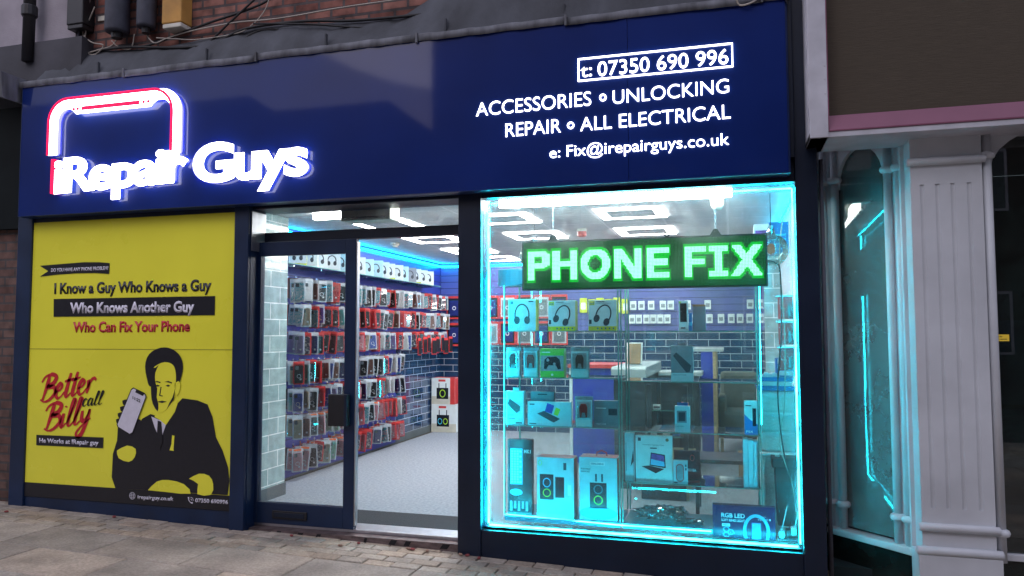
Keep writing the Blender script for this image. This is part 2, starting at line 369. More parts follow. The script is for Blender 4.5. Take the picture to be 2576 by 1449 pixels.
def rrect(x0, x1, z0, z1, r, n=5):
    p = []
    for cx, cz, a in ((x1-r, z0+r, -90), (x1-r, z1-r, 0), (x0+r, z1-r, 90), (x0+r, z0+r, 180)):
        for i in range(n+1): an = R(a+90*i/n); p.append((cx+r*math.cos(an), cz+r*math.sin(an)))
    return p
def circ(cx, cz, r, n=24, rz=None): return [(cx+r*math.cos(2*math.pi*i/n), cz+(rz or r)*math.sin(2*math.pi*i/n)) for i in range(n)]
def stroke(pts, w):
    """thick polyline outline(s) in 2-D -> polygon; w scalar or list"""
    n = len(pts); ws = w if isinstance(w, (list, tuple)) else [w]*n; L, Rr = [], []
    for i in range(n):
        a = Vector(pts[max(i-1, 0)]); b = Vector(pts[min(i+1, n-1)]); t = (b-a).normalized(); q = Vector((-t.y, t.x))*ws[i]/2
        p = Vector(pts[i]); L.append(tuple(p+q)); Rr.append(tuple(p-q))
    return L+Rr[::-1]
def smooth_line(P, n=6):
    out = []
    for i in range(len(P)-1):
        p0 = P[max(i-1, 0)]; p1 = P[i]; p2 = P[i+1]; p3 = P[min(i+2, len(P)-1)]
        for k in range(n):
            t = k/n
            out.append(tuple(.5*((2*p1[c])+(-p0[c]+p2[c])*t+(2*p0[c]-5*p1[c]+4*p2[c]-p3[c])*t*t+(-p0[c]+3*p1[c]-3*p2[c]+p3[c])*t**3) for c in range(len(p1))))
    out.append(tuple(P[-1])); return out

# ================================================================== SETTING: ground
def gz(x): return -.099-.0255*x if x < .6 else -.115
def gslab(mb, x0, x1, y0, y1, th, cols, base, jit=.002, bev=.006):
    dz = rnd.uniform(-jit, jit); n = len(mb.v)
    v = rnd.uniform(.8, 1.15); hue = rnd.uniform(-.06, .06)
    c = (base[0]*v*(1+hue), base[1]*v, base[2]*v*(1-hue))
    for (a, b, c_, d, z) in ((x0, x1, y0, y1, -th), (x0, x1, y0, y1, -bev), (x0+bev, x1-bev, y0+bev, y1-bev, 0)):
        mb.v += [(a, c_, gz(a)+z+dz), (b, c_, gz(b)+z+dz), (b, d, gz(b)+z+dz), (a, d, gz(a)+z+dz)]
        cols += [c]*4
    mb.face([n+8, n+9, n+10, n+11])
    for l in (0, 4):
        for i in range(4): j = (i+1) % 4; mb.face([n+l+i, n+l+j, n+l+4+j, n+l+4+i])
mb = MB(); cols = []
y = -.42; row = 0
while y > -7.5:
    d = .45; x = -11 + (.36 if row % 2 else 0)
    while x < 5: gslab(mb, x, x+.742, y-d+.009, y, .05, cols, (.37, .315, .26)); x += .75
    y -= d; row += 1
struct('pavement', mb, M['paving'], colors=cols)
mb = MB(); cols = []
for r in range(9):
    x = -11 + (.1 if r % 2 else 0); y1 = -.42+.006+ (r)*.105
    if y1 > .5: break
    while x < 5: gslab(mb, x+rnd.uniform(-.003,.003), x+.193, y1, y1+.098, .04, cols, (.35, .295, .235), .003, .005); x += .2
struct('paving_setts', mb, M['setts'], colors=cols)
mb = MB(); n = 0
mb.prism([(-40, gz(-11)-.012), (-11, gz(-11)-.012), (.6, gz(.6)-.012), (40, gz(.6)-.012), (40, -.6), (-40, -.6)], -7.5, 30)
struct('ground', mb, M['joint'])
mb = MB(); mb.box(-40, 40, -40, -7.5, -.6, -.19)
struct('road', mb, pbr('street_asphalt', (.05, .05, .052), .85, 0, .3, 20, .5, 150))

# ================================================================== shop interior (setting)
WX, PX, BY, CZ, RX = -4.43, -4.03, 6.12, 2.6, .50
struct('shop_floor', MB().box(-4.6, RX+.02, .24, BY+.1, -.09, 0), M['carpet'])
struct('entrance_mat', MB().box(-3.62, -1.86, .25, .80, .0, .006), M['mat'])
struct('shop_ceiling', MB().box(-4.6, RX+.05, .06, BY+.1, CZ, CZ+.05), M['ceil'])
struct('wall_left', MB().box(WX-.12, WX, .24, BY+.1, 0, CZ), M['tile_dark'])
struct('wall_back', MB().box(WX, RX+.05, BY, BY+.12, 0, CZ), M['tile_dark_b'])
struct('wall_right', MB().box(RX, RX+.05, 1.15, BY, 0, CZ), M['wallp'])
t = root('tiled_pillar', (PX, .7, 0), 'pale aqua tiled wall pillar just inside the sliding door', 'pillar')
mb = MB(); mb.box(-4.43, PX, .24, 1.19, .11, CZ-.003); mb.build('tile_face', M['tile_pale'], t)
MB().box(-4.425, PX+.008, .245, 1.2, 0, .11).build('skirting', M['skirt'], t)
t = root('tiled_column', (.43, 3.1, 0), 'pale aqua tiled column beside the back counter, right of the display shelves', 'column')
MB().box(.34, RX-.003, 3.0, 3.4, 0, CZ-.003).build('tile_face', M['tile_pale_b'], t)
struct('skirting_left', MB().box(WX, WX+.015, 1.19, BY, 0, .1), M['skirt'])

# slat boards
sl = root('slat_wall', (WX, 3.0, 0), 'blue slatted display board with hooks along the left wall', 'display board')
mb = MB(); mb.box(WX+.001, WX+.02, 1.2, 4.45, .02, CZ-.004); mb.box(WX+.001, WX+.02, 4.45, BY-.02, 1.36, CZ-.004)
mb.build('board', M['slat'], sl)
sb = root('back_slat_wall', (-2, BY, 1.5), 'purple blue slatted board across the back wall above the tiles', 'display board')
MB().box(WX+.025, RX-.003, BY-.022, BY-.001, 1.53, CZ-.004).build('board', M['slat_b'], sb)

# ceiling light frames
px_cols = [(-3.6, 'left'), (-2.37, 'middle'), (-1.15, 'right')]
lp = root('ceiling_panel_light', (-3.3, 1.8, CZ), 'x', 'ceiling light', 'square frame lights in the shop ceiling')
o = [(-.3, -.3), (.3, -.3), (.3, .3), (-.3, .3)]; i_ = [(-.215, -.215), (.215, -.215), (.215, .215), (-.215, .215)]
def flat_ring(mb, outer, inner, z0, z1):
    n = len(mb.v)
    for z in (z0, z1):
        mb.v += [(a, b, z) for a, b in outer]+[(a, b, z) for a, b in inner]
    for k in range(4):
        j = (k+1) % 4
        mb.face([n+k, n+j, n+4+j, n+4+k]); mb.face([n+8+k, n+12+k, n+12+j, n+8+j]); mb.face([n+k, n+8+k, n+8+j, n+j]); mb.face([n+4+k, n+4+j, n+12+j, n+12+k])
    return mb
flat_ring(MB(), o, i_, -.012, -.002).build('diffuser', M['led_white'], lp, local=True)
MB().box(-.212, .212, -.212, .212, -.010, -.003).build('centre_tile', M['ceil'], lp, local=True)
done(lp); first = True
rows_n = ['front', 'second', 'third', 'rear']
for ri, yy in enumerate((1.8, 3.08, 4.35, 5.5)):
    for ci, (xx, cn) in enumerate(px_cols):
        lab = 'square white frame light, %s row of the ceiling, %s column' % (rows_n[ri], cn)
        if first: lp.location = (xx+.3, yy, CZ); lp['label'] = lab; first = False
        else: copy_thing(lp, (xx+.3, yy, CZ), 0, lab)
# battens just inside the window and the transom
def batten(x0, x1, y, z, lab):
    t = root('batten_light', ((x0+x1)/2, y, z), lab, 'strip light', 'bright battens along the glass tops')
    MB().box(x0, x1, y-.035, y+.035, z+.03, z+.07).build('housing', M['cream'], t, bevel=.004)
    MB().box(x0+.01, x1-.01, y-.03, y+.03, z-.035, z+.03).build('diffuser', M['batten'], t, bevel=.008)
batten(-1.66, .04, .30, 2.475, 'long bright white batten light across the top of the display window')
batten(-2.50, -1.88, .42, 2.545, 'bright batten light behind the right half of the glass above the door')
batten(-3.62, -3.30, .95, 2.565, 'short bright batten light behind the glass above the door, left of the grey unit')
t = root('heater_unit', (-2.78, .34, 2.5), 'grey white box unit mounted behind the glass above the door', 'air curtain')
MB().box(-3.0, -2.56, .32, .5, 2.40, 2.52).build('casing', M['cream'], t, bevel=.01)
MB().box(-2.97, -2.60, .312, .319, 2.415, 2.43).build('outlet', M['blackpl'], t)
t = root('smoke_detector', (-3.9, 3.3, CZ), 'small round white smoke detector on the ceiling near the cyan strip', 'smoke detector')
MB().lathe(-3.9, 3.3, [(.055, CZ-.002), (.06, CZ-.02), (.045, CZ-.035)], 18).build('base', M['cream'], t)
MB().lathe(-3.9, 3.3, [(.03, CZ-.035), (.035, CZ-.05), (.02, CZ-.055)], 14).build('sensor', M['cream'], t)
t = root('alarm_sounder', (-1.49, 2.75, CZ), 'red round alarm sounder on the shop ceiling', 'alarm')
MB().lathe(-1.49, 2.75, [(.05, CZ-.002), (.055, CZ-.03)], 18).build('base', M['cream'], t)
MB().lathe(-1.49, 2.75, [(.05, CZ-.03), (.052, CZ-.075), (.03, CZ-.085)], 18).build('dome', M['soundred'], t)
t = root('ceiling_sensor', (-.09, .45, 2.5), 'white bullet shaped ceiling fitting at right end of the window batten', 'sensor')
MB().lathe(-.07, .40, [(.045, 2.6), (.05, 2.47), (.046, 2.40), (.03, 2.37), (.01, 2.36)], 16).build('body', M['cream'], t, smooth=True)

# cyan strips
def strip(pts, r, lab, mat='led_cyan', grp='cyan LED strips'):
    mb = MB().tube(pts, r, 6); tag(mb.build('led_strip', M[mat]), lab, 'LED strip', grp)
strip([(-1.665, .075, 2.44), (-1.665, .075, .16)], .008, 'cyan LED strip running down the left edge of the display window')
strip([(-1.66, .075, .148), (-.6, .08, .146), (.39, .075, .148)], .008, 'cyan LED strip along the bottom edge of the display window')
strip([(.404, .10, .16), (.404, .10, 2.44)], .0055, 'cyan LED strip running up the right edge of the display window')
strip([(-1.655, .44, 1.86), (-1.655, .44, .14), (-.8, .40, .125), (-.15, .40, .125)], .006, 'L shaped cyan LED strip down the left post and base of the glass cabinet')
strip([(WX+.05, 1.22, 2.55), (WX+.05, BY-.06, 2.55), (-1.2, BY-.06, 2.55)], .014, 'cyan cove strip along the top of left and back walls', 'led_cyan_soft')
strip([(RX-.03, .12, 2.50), (RX-.03, 3.0, 2.55)], .009, 'cyan strip along the top of the right wall of the shop', 'led_cyan_soft')
strip([(-1.66, .10, 2.44), (.40, .10, 2.44)], .006, 'cyan LED strip along the top edge of the display window')
strip([(.508, .064, .16), (.508, .064, 2.42)], .0042, 'cyan LED strip up the front corner of the side return window')  # unseen strip added behind the pier to put cyan on the colonettes
strip([(.205, .50, 1.84), (.200, .50, .86)], .0016, 'thin cyan LED strip on the right post of the glass cabinet')
strip([(-3.98, .5, 2.575), (-3.80, .5, 2.575)], .012, 'short cyan strip over the pale tiled pillar by the door', 'led_cyan_soft')
# ================================================================== shopfront
GT, GB = 2.465, .13
sf = root('shopfront', (-2.7, 0, 0), 'dark navy framed shop front with display window and open sliding door', 'shop front')
FB, FT = 2.504, 3.62
MB().box(-5.93, -5.775, -.02, .2, -.12, 2.53).build('pier', M['navy'], sf, bevel=.004)
MB().box(-3.732, -3.604, -.03, .2, -.12, 2.53).build('pier', M['navy'], sf, bevel=.004)
MB().box(-1.868, -1.697, -.012, .2, -.14, 2.53).build('pier', M['navy_dark'], sf, bevel=.004)
MB().box(.415, .548, -.03, .045, -.16, 4.6).build('pier', M['navy_dark'], sf, bevel=.004)
MB().box(.386, .4148, -.06, .2, 2.61, 4.6).build('pier', M['navy_dark'], sf, bevel=.004)
MB().box(-5.775, -3.732, .0, .14, -.1, .128).build('base_rail', M['navy'], sf, bevel=.003)
MB().box(-1.697, .415, .0, .12, -.16, .125).build('stallriser', M['navy_dark'], sf, bevel=.003)
MB().box(-5.775, -3.732, .0, .14, 2.462, 2.6).build('head_rail', M['navy_dark'], sf, bevel=.003)
MB().box(-1.697, .415, .0, .12, GT, 2.6).build('head_rail', M['navy_dark'], sf, bevel=.003)
MB().box(-3.604, -1.868, .02, .3, 2.478, 2.6).build('head_rail', M['navy_dark'], sf, bevel=.003)
MB().box(-5.9, .41, .2, .24, 2.6, 3.7).build('backing', M['navy_dark'], sf)
MB().box(-5.775, -3.732, .14, .24, -.1, 2.6).build('backing', M['navy_dark'], sf)
# silver reveal between pier and door frame
MB().box(-3.604, -3.60, -.0, .19, .03, 2.46).build('reveal', M['navy'], sf)
MB().box(-3.598, -3.592, .0, .185, 2.15, 2.46).build('reveal_panel', M['alu'], sf)
gp = MB().box(-1.697, .415, .05, .056, GB-.004, GT).build('window_pane', M['pane'], sf)
MB().box(.519, .525, .045, 1.12, GB, 2.42).build('side_window_pane', M['pane'], sf)
mb = MB(); mb.box(.50, .546, .046, 1.15, -.16, .13); mb.box(.50, .546, .046, 1.15, 2.42, 2.6); mb.box(.50, .548, 1.12, 1.15, .13, 2.42)
mb.build('side_window_frame', M['navy_dark'], sf)
mb = MB(); mb.box(.548, .551, 1.15, 6, -.12, 2.6); mb.build('side_wall', M['navy_dark'], sf)
MB().box(-1.69, .41, .056, .10, .125, .14).build('window_sill', M['navy'], sf)
# door frame + transom
mb = MB(); mb.box(-3.70, -3.665, .17, .25, .04, 2.48); mb.box(-1.93, -1.868, .17, .25, .04, 2.48)
mb.box(-3.665, -1.93, .17, .25, 2.235, 2.31); mb.build('door_frame', M['navy_dark'], sf, bevel=.003)
MB().box(-3.665, -1.868, .205, .21, 2.31, 2.48).build('transom_pane', M['pane_top'], sf)
MB().box(-1.925, -1.90, .255, .262, .05, 2.2).build('door_track', M['alu'], sf)
MB().box(-3.68, -1.9, .12, .30, .005, .03).build('threshold', M['alu'], sf, bevel=.003)
mb = MB(); mb.prism([(-3.60, -.06), (-1.87, -.07), (-1.87, .004), (-3.60, .004)], .035, .30); th = mb.build('step_plate', M['alu_dirty'], sf)
mb = MB()
for x, w in ((-3.36, .05), (-3.18, .06), (-3.02, .05), (-2.62, .03), (-2.42, .07), (-2.30, .06), (-2.02, .08)):
    MB().prism([(x, -.035), (x+w*.7, -.035), (x+w, -.002), (x+w*.3, -.002)], .032, .036).build('grip_patch', M['grip'], th)

dr = root('sliding_door', (-3.2, .14, .03), 'navy framed glass sliding door, slid open to the left, with letter slot', 'door')
DL, DR_, DY0, DY1 = -3.68, -2.74, .10, .15
mb = MB(); mb.box(DL, -3.575, DY0, DY1, .03, 2.225); mb.box(-2.83, DR_, DY0, DY1, .03, 2.225); mb.box(-3.575, -2.83, DY0, DY1, 2.115, 2.225); mb.box(-3.575, -2.83, DY0, DY1, .03, .19)
mb.build('door_frame', M['navy'], dr, bevel=.003)
MB().box(-3.575, -2.83, .122, .128, .19, 2.115).build('glass', M['pane_door'], dr)
MB().box(-2.739, -2.729, .105, .145, .06, 2.2).build('edge_strip', M['alu'], dr)
h = MB().box(-2.94, -2.775, .055, .098, .80, 1.04).build('handle', M['blackpl'], dr, bevel=.006)
MB().box(-2.80, -2.775, .045, .055, .80, 1.04).build('grip_bar', M['navy_dark'], h, bevel=.002)
l = MB().box(-3.43, -3.13, .088, .10, .075, .135).build('letter_slot', M['blackpl'], dr, bevel=.003)
MB().box(-3.41, -3.15, .083, .088, .088, .122).build('flap', M['navy_dark'], l, bevel=.001)
mb = MB(); mb.lathe(-2.7290, .125, [(.001, .001)], 3); 

# ================================================================== fascia sign
sg = root('fascia_sign', (-2.7, -.12, 2.5), 'long glossy blue fascia sign with glowing phone logo, shop name and contact lettering', 'shop sign')
MB().box(-5.82, -.628, -.118, -.04, FB, FT).build('board', M['fascia'], sg)
MB().box(-.625, .372, -.118, -.04, FB, FT).build('board', M['fascia'], sg)
mb = MB(); mb.box(-5.82, .372, -.121, .0, FB-.006, FB-.001); mb.box(-5.82, -5.815, -.12, .1, FB, FT); mb.box(.373, .385, -.10, .1, FB, FT+.2)
mb.build('edge_trim', M['fasc_edge'], sg)
YF = -.119
# right-hand lettering
def L_(s, a, b, cap, **k): return textV(s, a, b, cap, YF-.003, M['small_white'], sg, depth=.004, **k)
L_('t:', (1461, 195), (1489, 191), 34, bold=.0)
L_('07350 690 996', (1504, 192), (1832, 160), 38, bold=.0)
L_('ACCESSORIES', (1198, 293), (1487, 265), 36, bold=-.006)
L_('UNLOCKING', (1542, 262), (1834, 233), 36, bold=-.006)
L_('REPAIR', (1272, 345), (1411, 333), 36, bold=-.006)
L_('ALL ELECTRICAL', (1460, 330), (1838, 298), 36, bold=-.006)
L_('e:', (1383, 398), (1409, 396), 28, bold=-.006)
L_('Fix@irepairguys.co.uk', (1426, 394), (1834, 364), 30, bold=-.004)
def ringV(cx, cy, r, w):
    c = AY(cx, cy, YF); s = r/235*.62
    MB().ring(circ(c.x, c.z, s), circ(c.x, c.z, s-w), YF-.012, YF-.001).build('bullet', M['small_white'], sg)
ringV(1517, 246, 9, .009); ringV(1436, 316, 9, .009)
def q4(pts): return [XZ(*p, YF) for p in pts]
mb = MB(); a, b, c, d = q4([(1454, 152), (1843, 105), (1841, 167), (1456, 208)])
x0, x1 = a[0], b[0]; z0, z1 = (c[1]+d[1])/2, (a[1]+b[1])/2; w = .008
mb.ring([(x0, z0), (x1, z0), (x1, z1), (x0, z1)], [(x0+w, z0+w), (x1-w, z0+w), (x1-w, z1-w), (x0+w, z1-w)], YF-.012, YF-.001).build('number_box', M['small_white'], sg)
# logo: shop name
def big(s, a, b, cap, **k):
    face = textV(s, a, b, cap, YF-.034, M['logo_white'], sg, depth=.012, name='lettering', **k)
    textV(s, a, b, cap, YF-.012, M['logo_side'], face, depth=.0215, name='letter_return', **{**k, 'bold': k.get('bold', 0)-.004})
    textV(s, a, b, cap, YF-.009, M['halo'], face, depth=.0025, name='back_light', **{**k, 'bold': -.02})  # hidden emitter added behind the letters to imitate their bloom
big('iRepair', (137, 485), (472, 453), 86, bold=.030, space=.9)
big('Guys', (487, 459), (775, 436), 96, bold=.032, space=.9)
# red left edge of the i
a = AY(127, 487, YF-.05); b = AY(135, 392, YF-.05)
MB().box(a.x-.0, a.x+.03, YF-.055, YF-.01, a.z, b.z-.03).build('red_edge', M['logo_red'], sg)
# phone outline: thick rounded bracket, open at the bottom
TL = AY(133, 250, YF); 
xl, xr = AY(134, 330, YF).x, AY(463, 320, YF).x
zt = 3.462; zb = 2.995; zbr = 2.93
def bracket(x0, x1, zt, zbl, zbr, r, w, k=8):
    out, inn = [(x0, zbl)], [(x0+w, zbl)]
    for cx, a0 in ((x0+r, 180), (x1-r, 90)):
        for i in range(k+1):
            an = R(a0-90*i/k); out.append((cx+r*math.cos(an), zt-r+r*math.sin(an))); inn.append((cx+(r-w)*math.cos(an), zt-r+(r-w)*math.sin(an)))
    out.append((x1, zbr)); inn.append((x1-w, zbr)); return out+inn[::-1]
def band(mb, poly, a, b):
    n = len(mb.v); k = len(poly); h = k//2
    for t in (a, b): mb.v += [(p[0], t, p[1]) for p in poly]
    for i in range(h-1):
        q = [i, i+1, k-2-i, k-1-i]
        mb.face([n+j for j in q]); mb.face([n+k+j for j in q[::-1]])
    for i in range(k): j = (i+1) % k; mb.face([n+i, n+k+i, n+k+j, n+j])
    return mb
ph = band(MB(), bracket(xl, xr, zt, zb, zbr, .19, .085), YF-.045, YF-.034).build('phone_outline', M['logo_white'], sg)
band(MB(), bracket(xl+.004, xr-.004, zt-.004, zb+.002, zbr+.002, .186, .077), YF-.0335, YF-.012).build('outline_return', M['logo_side'], ph)
band(MB(), bracket(xl+.02, xr-.02, zt-.02, zb+.02, zbr+.02, .17, .045), YF-.0115, YF-.009).build('back_light', M['halo'], ph)  # hidden emitter added behind the outline for its bloom
band(MB(), bracket(xl-.012, xr-.068, zt+.010, zb, zbr+.02, .20, .022), YF-.050, YF-.0455).build('red_line', M['logo_red'], ph)
nx0, nx1 = xl+.24, xr-.255
mb = MB(); mb.prism([(nx0-.03, zt-.08), (nx0+.02, zt-.115), (nx0+.04, zt-.135), (nx1-.04, zt-.135), (nx1-.02, zt-.115), (nx1+.03, zt-.08)], YF-.045, YF-.034)
nt = mb.build('phone_notch', M['logo_white'], ph)
MB().box(nx0+.10, nx1-.14, YF-.049, YF-.0455, zt-.112, zt-.078).build('speaker_slot', M['logo_red'], ph)
for x in (nx0+.02, nx0+.06, nx1-.10, nx1-.055): MB().prism(circ(x, zt-.095, .014, 12), YF-.049, YF-.0455).build('camera_dot', M['logo_red'], ph)
MB().box(xr-.20, xr-.03, YF-.040, YF-.01, 2.895, 2.955).build('outline_foot', M['logo_white'], ph)

# lead flashing, felt, brickwork above
fl = root('lead_flashing', (-2.7, -.1, FT), 'weathered grey lead flashing folded over the top of the fascia sign', 'flashing')
x = -5.85; mb = MB(); segs = []
while x < .38:
    w = rnd.uniform(.9, 1.4); x1 = min(x+w, .39)
    m2 = MB(); n = int((x1-x)/.08)+2; up = []
    dz = rnd.uniform(-.004, .008)
    for k in range(n):
        xx = x+(x1-x)*k/(n-1); j = rnd.uniform(-.004, .004)
        m2.v += [(xx, -.131+j, FT-.012+dz+j), (xx, -.129+j*.6, FT+.040+dz), (xx, -.118, FT+.047+dz+j), (xx, .06, FT+.10)]
    for k in range(n-1):
        for q in range(3): m2.face([4*k+q, 4*k+4+q, 4*k+5+q, 4*k+1+q])
    o = m2.build('lead_sheet', M['lead'], fl, smooth=True); so = o.modifiers.new('s', 'SOLIDIFY'); so.thickness = .004
    MB().box(x1-.012, x1+.004, -.139, -.05, FT-.014, FT+.058).build('joint_strip', M['lead'], fl)
    x = x1+.002
ft = root('felt_cladding', (-2.7, .1, 3.8), 'dirty grey felt covered boxing between the fascia sign and the brickwork', 'cladding')
m2 = MB(); nx, nz = 70, 6
for k in range(nx):
    xx = -5.85+6.3*k/(nx-1)
    for q in range(nz):
        tt = q/(nz-1); wv = .012*math.sin(xx*9+q)+.01*math.sin(xx*23+q*2)
        m2.v.append((xx, .02+.20*tt+wv*(1 if 0 < q < nz-1 else 0), FT+.06+(.33+.03*math.sin(xx*3)+(.38 if xx > -1.5 else .38*max(0, (xx+2.4)/.9)))*tt))
for k in range(nx-1):
    for q in range(nz-1): a = k*nz+q; m2.face([a, a+nz, a+nz+1, a+1])
m2.build('felt_sheet', M['felt'], ft, smooth=True)
for k, xx in enumerate((-5.2, -4.1, -3.0, -2.0, -1.1, -.3)):
    MB().box(xx, xx+.012, .045, .07, 3.70, 3.84).build('batten', M['felt'], ft)
bw = root('brick_wall', (-2.5, .3, 3.9), 'old red brick wall of the upper storey above the shop', 'wall')
MB().box(-5.6, 3.5, .25, .45, 3.6, 7.5).build('brickwork', M['brick'], bw)
lw = root('rendered_wall', (-6.5, .3, 4), 'pale grey rendered upper wall of the left neighbouring building', 'wall')
MB().box(-9.5, -5.602, .20, .42, 4.13, 7.5).build('render', M['render'], lw)
MB().box(-9.5, -5.45, .12, .40, 3.55, 4.128).build('lead_band', M['palegrey'], lw)
# left neighbour
nb = root('left_neighbour_front', (-6.6, .1, 0), 'dark neighbouring shop side with brown brick pier and sloping canopy at far left', 'building')
MB().box(-6.6, -5.935, .06, .4, -.12, 2.42).build('brick_pier', M['brick2'], nb)
MB().box(-7.6, -5.90, .0, .4, 2.42, 3.50).build('fascia_panel', M['darkgreen'], nb)
m2 = MB(); m2.prism([(-.28, 3.72), (.3, 3.72), (.3, 3.5), (-.25, 3.5)], -7.6, -5.88, 'x'); m2.v = [(x, y, z+(-(x+5.88))*.32) for x, y, z in m2.v]
m2.build('canopy', M['lead'], nb)
MB().box(-9.5, -6.6, .1, .4, -.12, 4.2).build('wall', M['darkgreen'], nb)
dp = root('downpipe', (-6.03, .1, 4), 'black iron rainwater downpipe on the pale rendered wall', 'downpipe')
MB().lathe(-6.03, .10, [(.05, 3.95), (.05, 6.5)], 14).build('pipe', M['blackpl'], dp, smooth=True)
MB().lathe(-6.03, .10, [(.06, 4.36), (.066, 4.37), (.066, 4.45), (.06, 4.46)], 14).build('collar', M['blackpl'], dp)

def meter(name, lab, x0, x1, zb, mat, cat, lid=None, d=.14, round_=False):
    y0 = .25-d; t = root(name, ((x0+x1)/2, .25, zb), lab, cat)
    if round_:
        cx = (x0+x1)/2; r = (x1-x0)/2
        MB().lathe(cx, .25-r-.01, [(r*.9, zb), (r, zb+.02), (r, zb+1.0), (r*.9, zb+1.02)], 18).build('casing', mat, t, smooth=True)
        MB().lathe(cx, .25-r-.01, [(r*.45, zb-.05), (r*.5, zb-.001)], 12).build('cable_gland', M['blackpl'], t)
        MB().box(cx-.03, cx+.03, .24, .249, zb+.2, zb+.8).build('bracket', M['blackpl'], t)
    else:
        MB().box(x0, x1, y0, .248, zb+.04, zb+.9).build('casing', mat, t, bevel=.01)
        MB().box(x0+.006, x1-.006, y0+.006, .248, zb, zb+.04).build('base_cap', lid or mat, t, bevel=.008)
        MB().lathe((x0+x1)/2, y0-.004, [(.008, 0), (.008, .004)], 8, 'z').build('screw', M['blackpl'], t) if False else None
meter('junction_box', 'large black junction box on the wall, leftmost of the boxes above the sign', -5.62, -5.44, 4.20, M['blackpl'], 'junction box')
meter('cable_housing', 'grey blue rounded cable housing right of the black junction box', -5.19, -4.99, 4.12, M['greypl'], 'cable housing', round_=True)
meter('cable_housing', 'narrower grey blue cable housing left of the ochre box', -4.88, -4.72, 4.14, M['greypl'], 'cable housing', round_=True)
meter('alarm_box', 'ochre yellow box with cream base on the brick wall', -4.60, -4.40, 4.09, M['ochre'], 'alarm box', M['cream'])
t = root('wall_plate', (-5.33, .24, 4.32), 'small white plate with cable clips on the bricks between the boxes', 'wall plate')
MB().box(-5.40, -5.27, .235, .249, 4.30, 4.345).build('plate', M['cream'], t, bevel=.003)
def cable(pts, r, mat, lab, wob=.01, cat='cable', name='cable'):
    P = smooth_line([(a, b+rnd.uniform(-wob, wob), c+rnd.uniform(-wob, wob)) for a, b, c in pts], 8)
    return tag(MB().tube(P, r, 6).build(name, mat, smooth=True), lab, cat)
def cv(pts, y=.19): return [tuple(AY(a, b, y)) for a, b in pts]
cable(cv([(215, -10), (205, 60), (190, 130), (186, 165), (180, 195)]), .012, M['greypl'], 'grey cable bundle dropping beside the black junction box to the flashing')
cable(cv([(228, -10), (222, 50), (212, 110), (195, 150), (190, 190)]), .006, M['cabwhite'], 'thin grubby white cable curving down left of the cable housings')
cable(cv([(240, 20), (222, 60), (208, 85), (232, 105), (262, 118), (240, 138), (222, 132), (245, 125), (280, 112), (297, 88)]), .006, M['cabwhite'], 'looping white cable between the black junction box and first cable housing')
cable(cv([(280, 100), (300, 118), (330, 122), (340, 85)]), .005, M['cabwhite'], 'short white cable hanging between the two cable housings')
cable(cv([(362, 68), (370, 90), (390, 107), (420, 97), (470, 82), (520, 72), (600, 58), (700, 44), (860, 20), (1000, 0), (1060, -12)]), .006, M['cabwhite'], 'long pale cable sweeping along the bricks up to the right')
cable(cv([(395, 96), (440, 97), (500, 97), (600, 83), (640, 60), (668, 20), (680, -10)]), .005, M['cabwhite'], 'pale cable rising steeply from the flashing across the bricks')
cable(cv([(200, 145), (250, 128), (320, 122), (400, 118), (470, 122), (540, 108), (620, 75), (760, 55), (900, 52), (1100, 30), (1180, 8), (1300, 8), (1500, 14), (1640, 0)]), .012, M['cabdark'], 'thick black cable sagging along the top of the felt boxing')
cable(cv([(300, 112), (360, 118), (430, 92), (520, 60), (600, 30), (660, 10), (690, -10)]), .011, M['cabdark'], 'black cable climbing from the cable housings over the bricks')
cable(cv([(465, 158), (500, 125), (530, 105), (575, 60), (620, 20), (650, -10)]), .010, M['cabdark'], 'black cable rising diagonally off the flashing beside a loop')
cable(cv([(540, 100), (520, 122), (512, 140), (535, 142), (580, 125), (640, 80), (700, 75), (800, 95)]), .009, M['cabdark'], 'looped black cable in front of the felt above the phone logo')
cable(cv([(805, 92), (900, 85), (1000, 65), (1120, 35), (1200, 15), (1280, -8)]), .009, M['cabdark'], 'thin black cable running up the felt to the middle')
cable(cv([(1135, 80), (1180, 50), (1240, 18), (1300, -10)]), .009, M['cabdark'], 'short black cable dropping onto the flashing at centre')
cable(cv([(1852, -6), (1860, 8), (1880, 12), (1900, 4), (1905, -6)], -.14), .006, M['cabwhite'], 'pale cable loop dangling over the top right of the sign')
cable(cv([(640, 62), (780, 60), (950, 70), (1150, 52), (1260, 30)], .16), .008, M['cabdark'], 'slack dark cable lying on the felt boxing', .02)

# ================================================================== poster
po = root('window_poster', (-4.75, -.01, .13), 'large yellow window poster with slogan, suited man silhouette and black footer', 'poster')
YP = -.006
XL, XR, ZB_, ZT = -5.772, -3.735, .131, 2.46
MB().box(XL, XR, -.004, -.001, ZB_, ZT).build('poster_sheet', M['yellow'], po)
MB().box(XL, XR, -.0055, -.0045, 1.371, 1.376).build('sheet_seam', pbr('seam_line', (.30, .28, .02), .5), po)
zf = AY(322, 1230, YP).z
MB().box(XL, XR, YP-.0006, YP, ZB_, zf).build('footer_band', M['inkblack'], po)
def T(s, a, b, cap, mat, lay=1, **k): return textV(s, a, b, cap, YP-.001*lay, M[mat], po, depth=.0006, **k)
def poly4(pts, mat, lay=1, name='band', par=None):
    return MB().prism([XZ(*p, YP) for p in pts], YP-.001*lay-.0006, YP-.001*lay).build(name, M[mat], par or po)
def q5(p): return (.4212*p[0], 838.5+.4212*p[1])
def r4(x, y): return (x*.27787, 469.6+y*.27787)
poly4([r4(*p) for p in ((362, 716), (560, 700), (760, 684), (900, 684), (994, 692), (988, 790), (860, 782), (700, 784), (520, 796), (362, 815), (438, 764))], 'inkblack', name='ribbon')
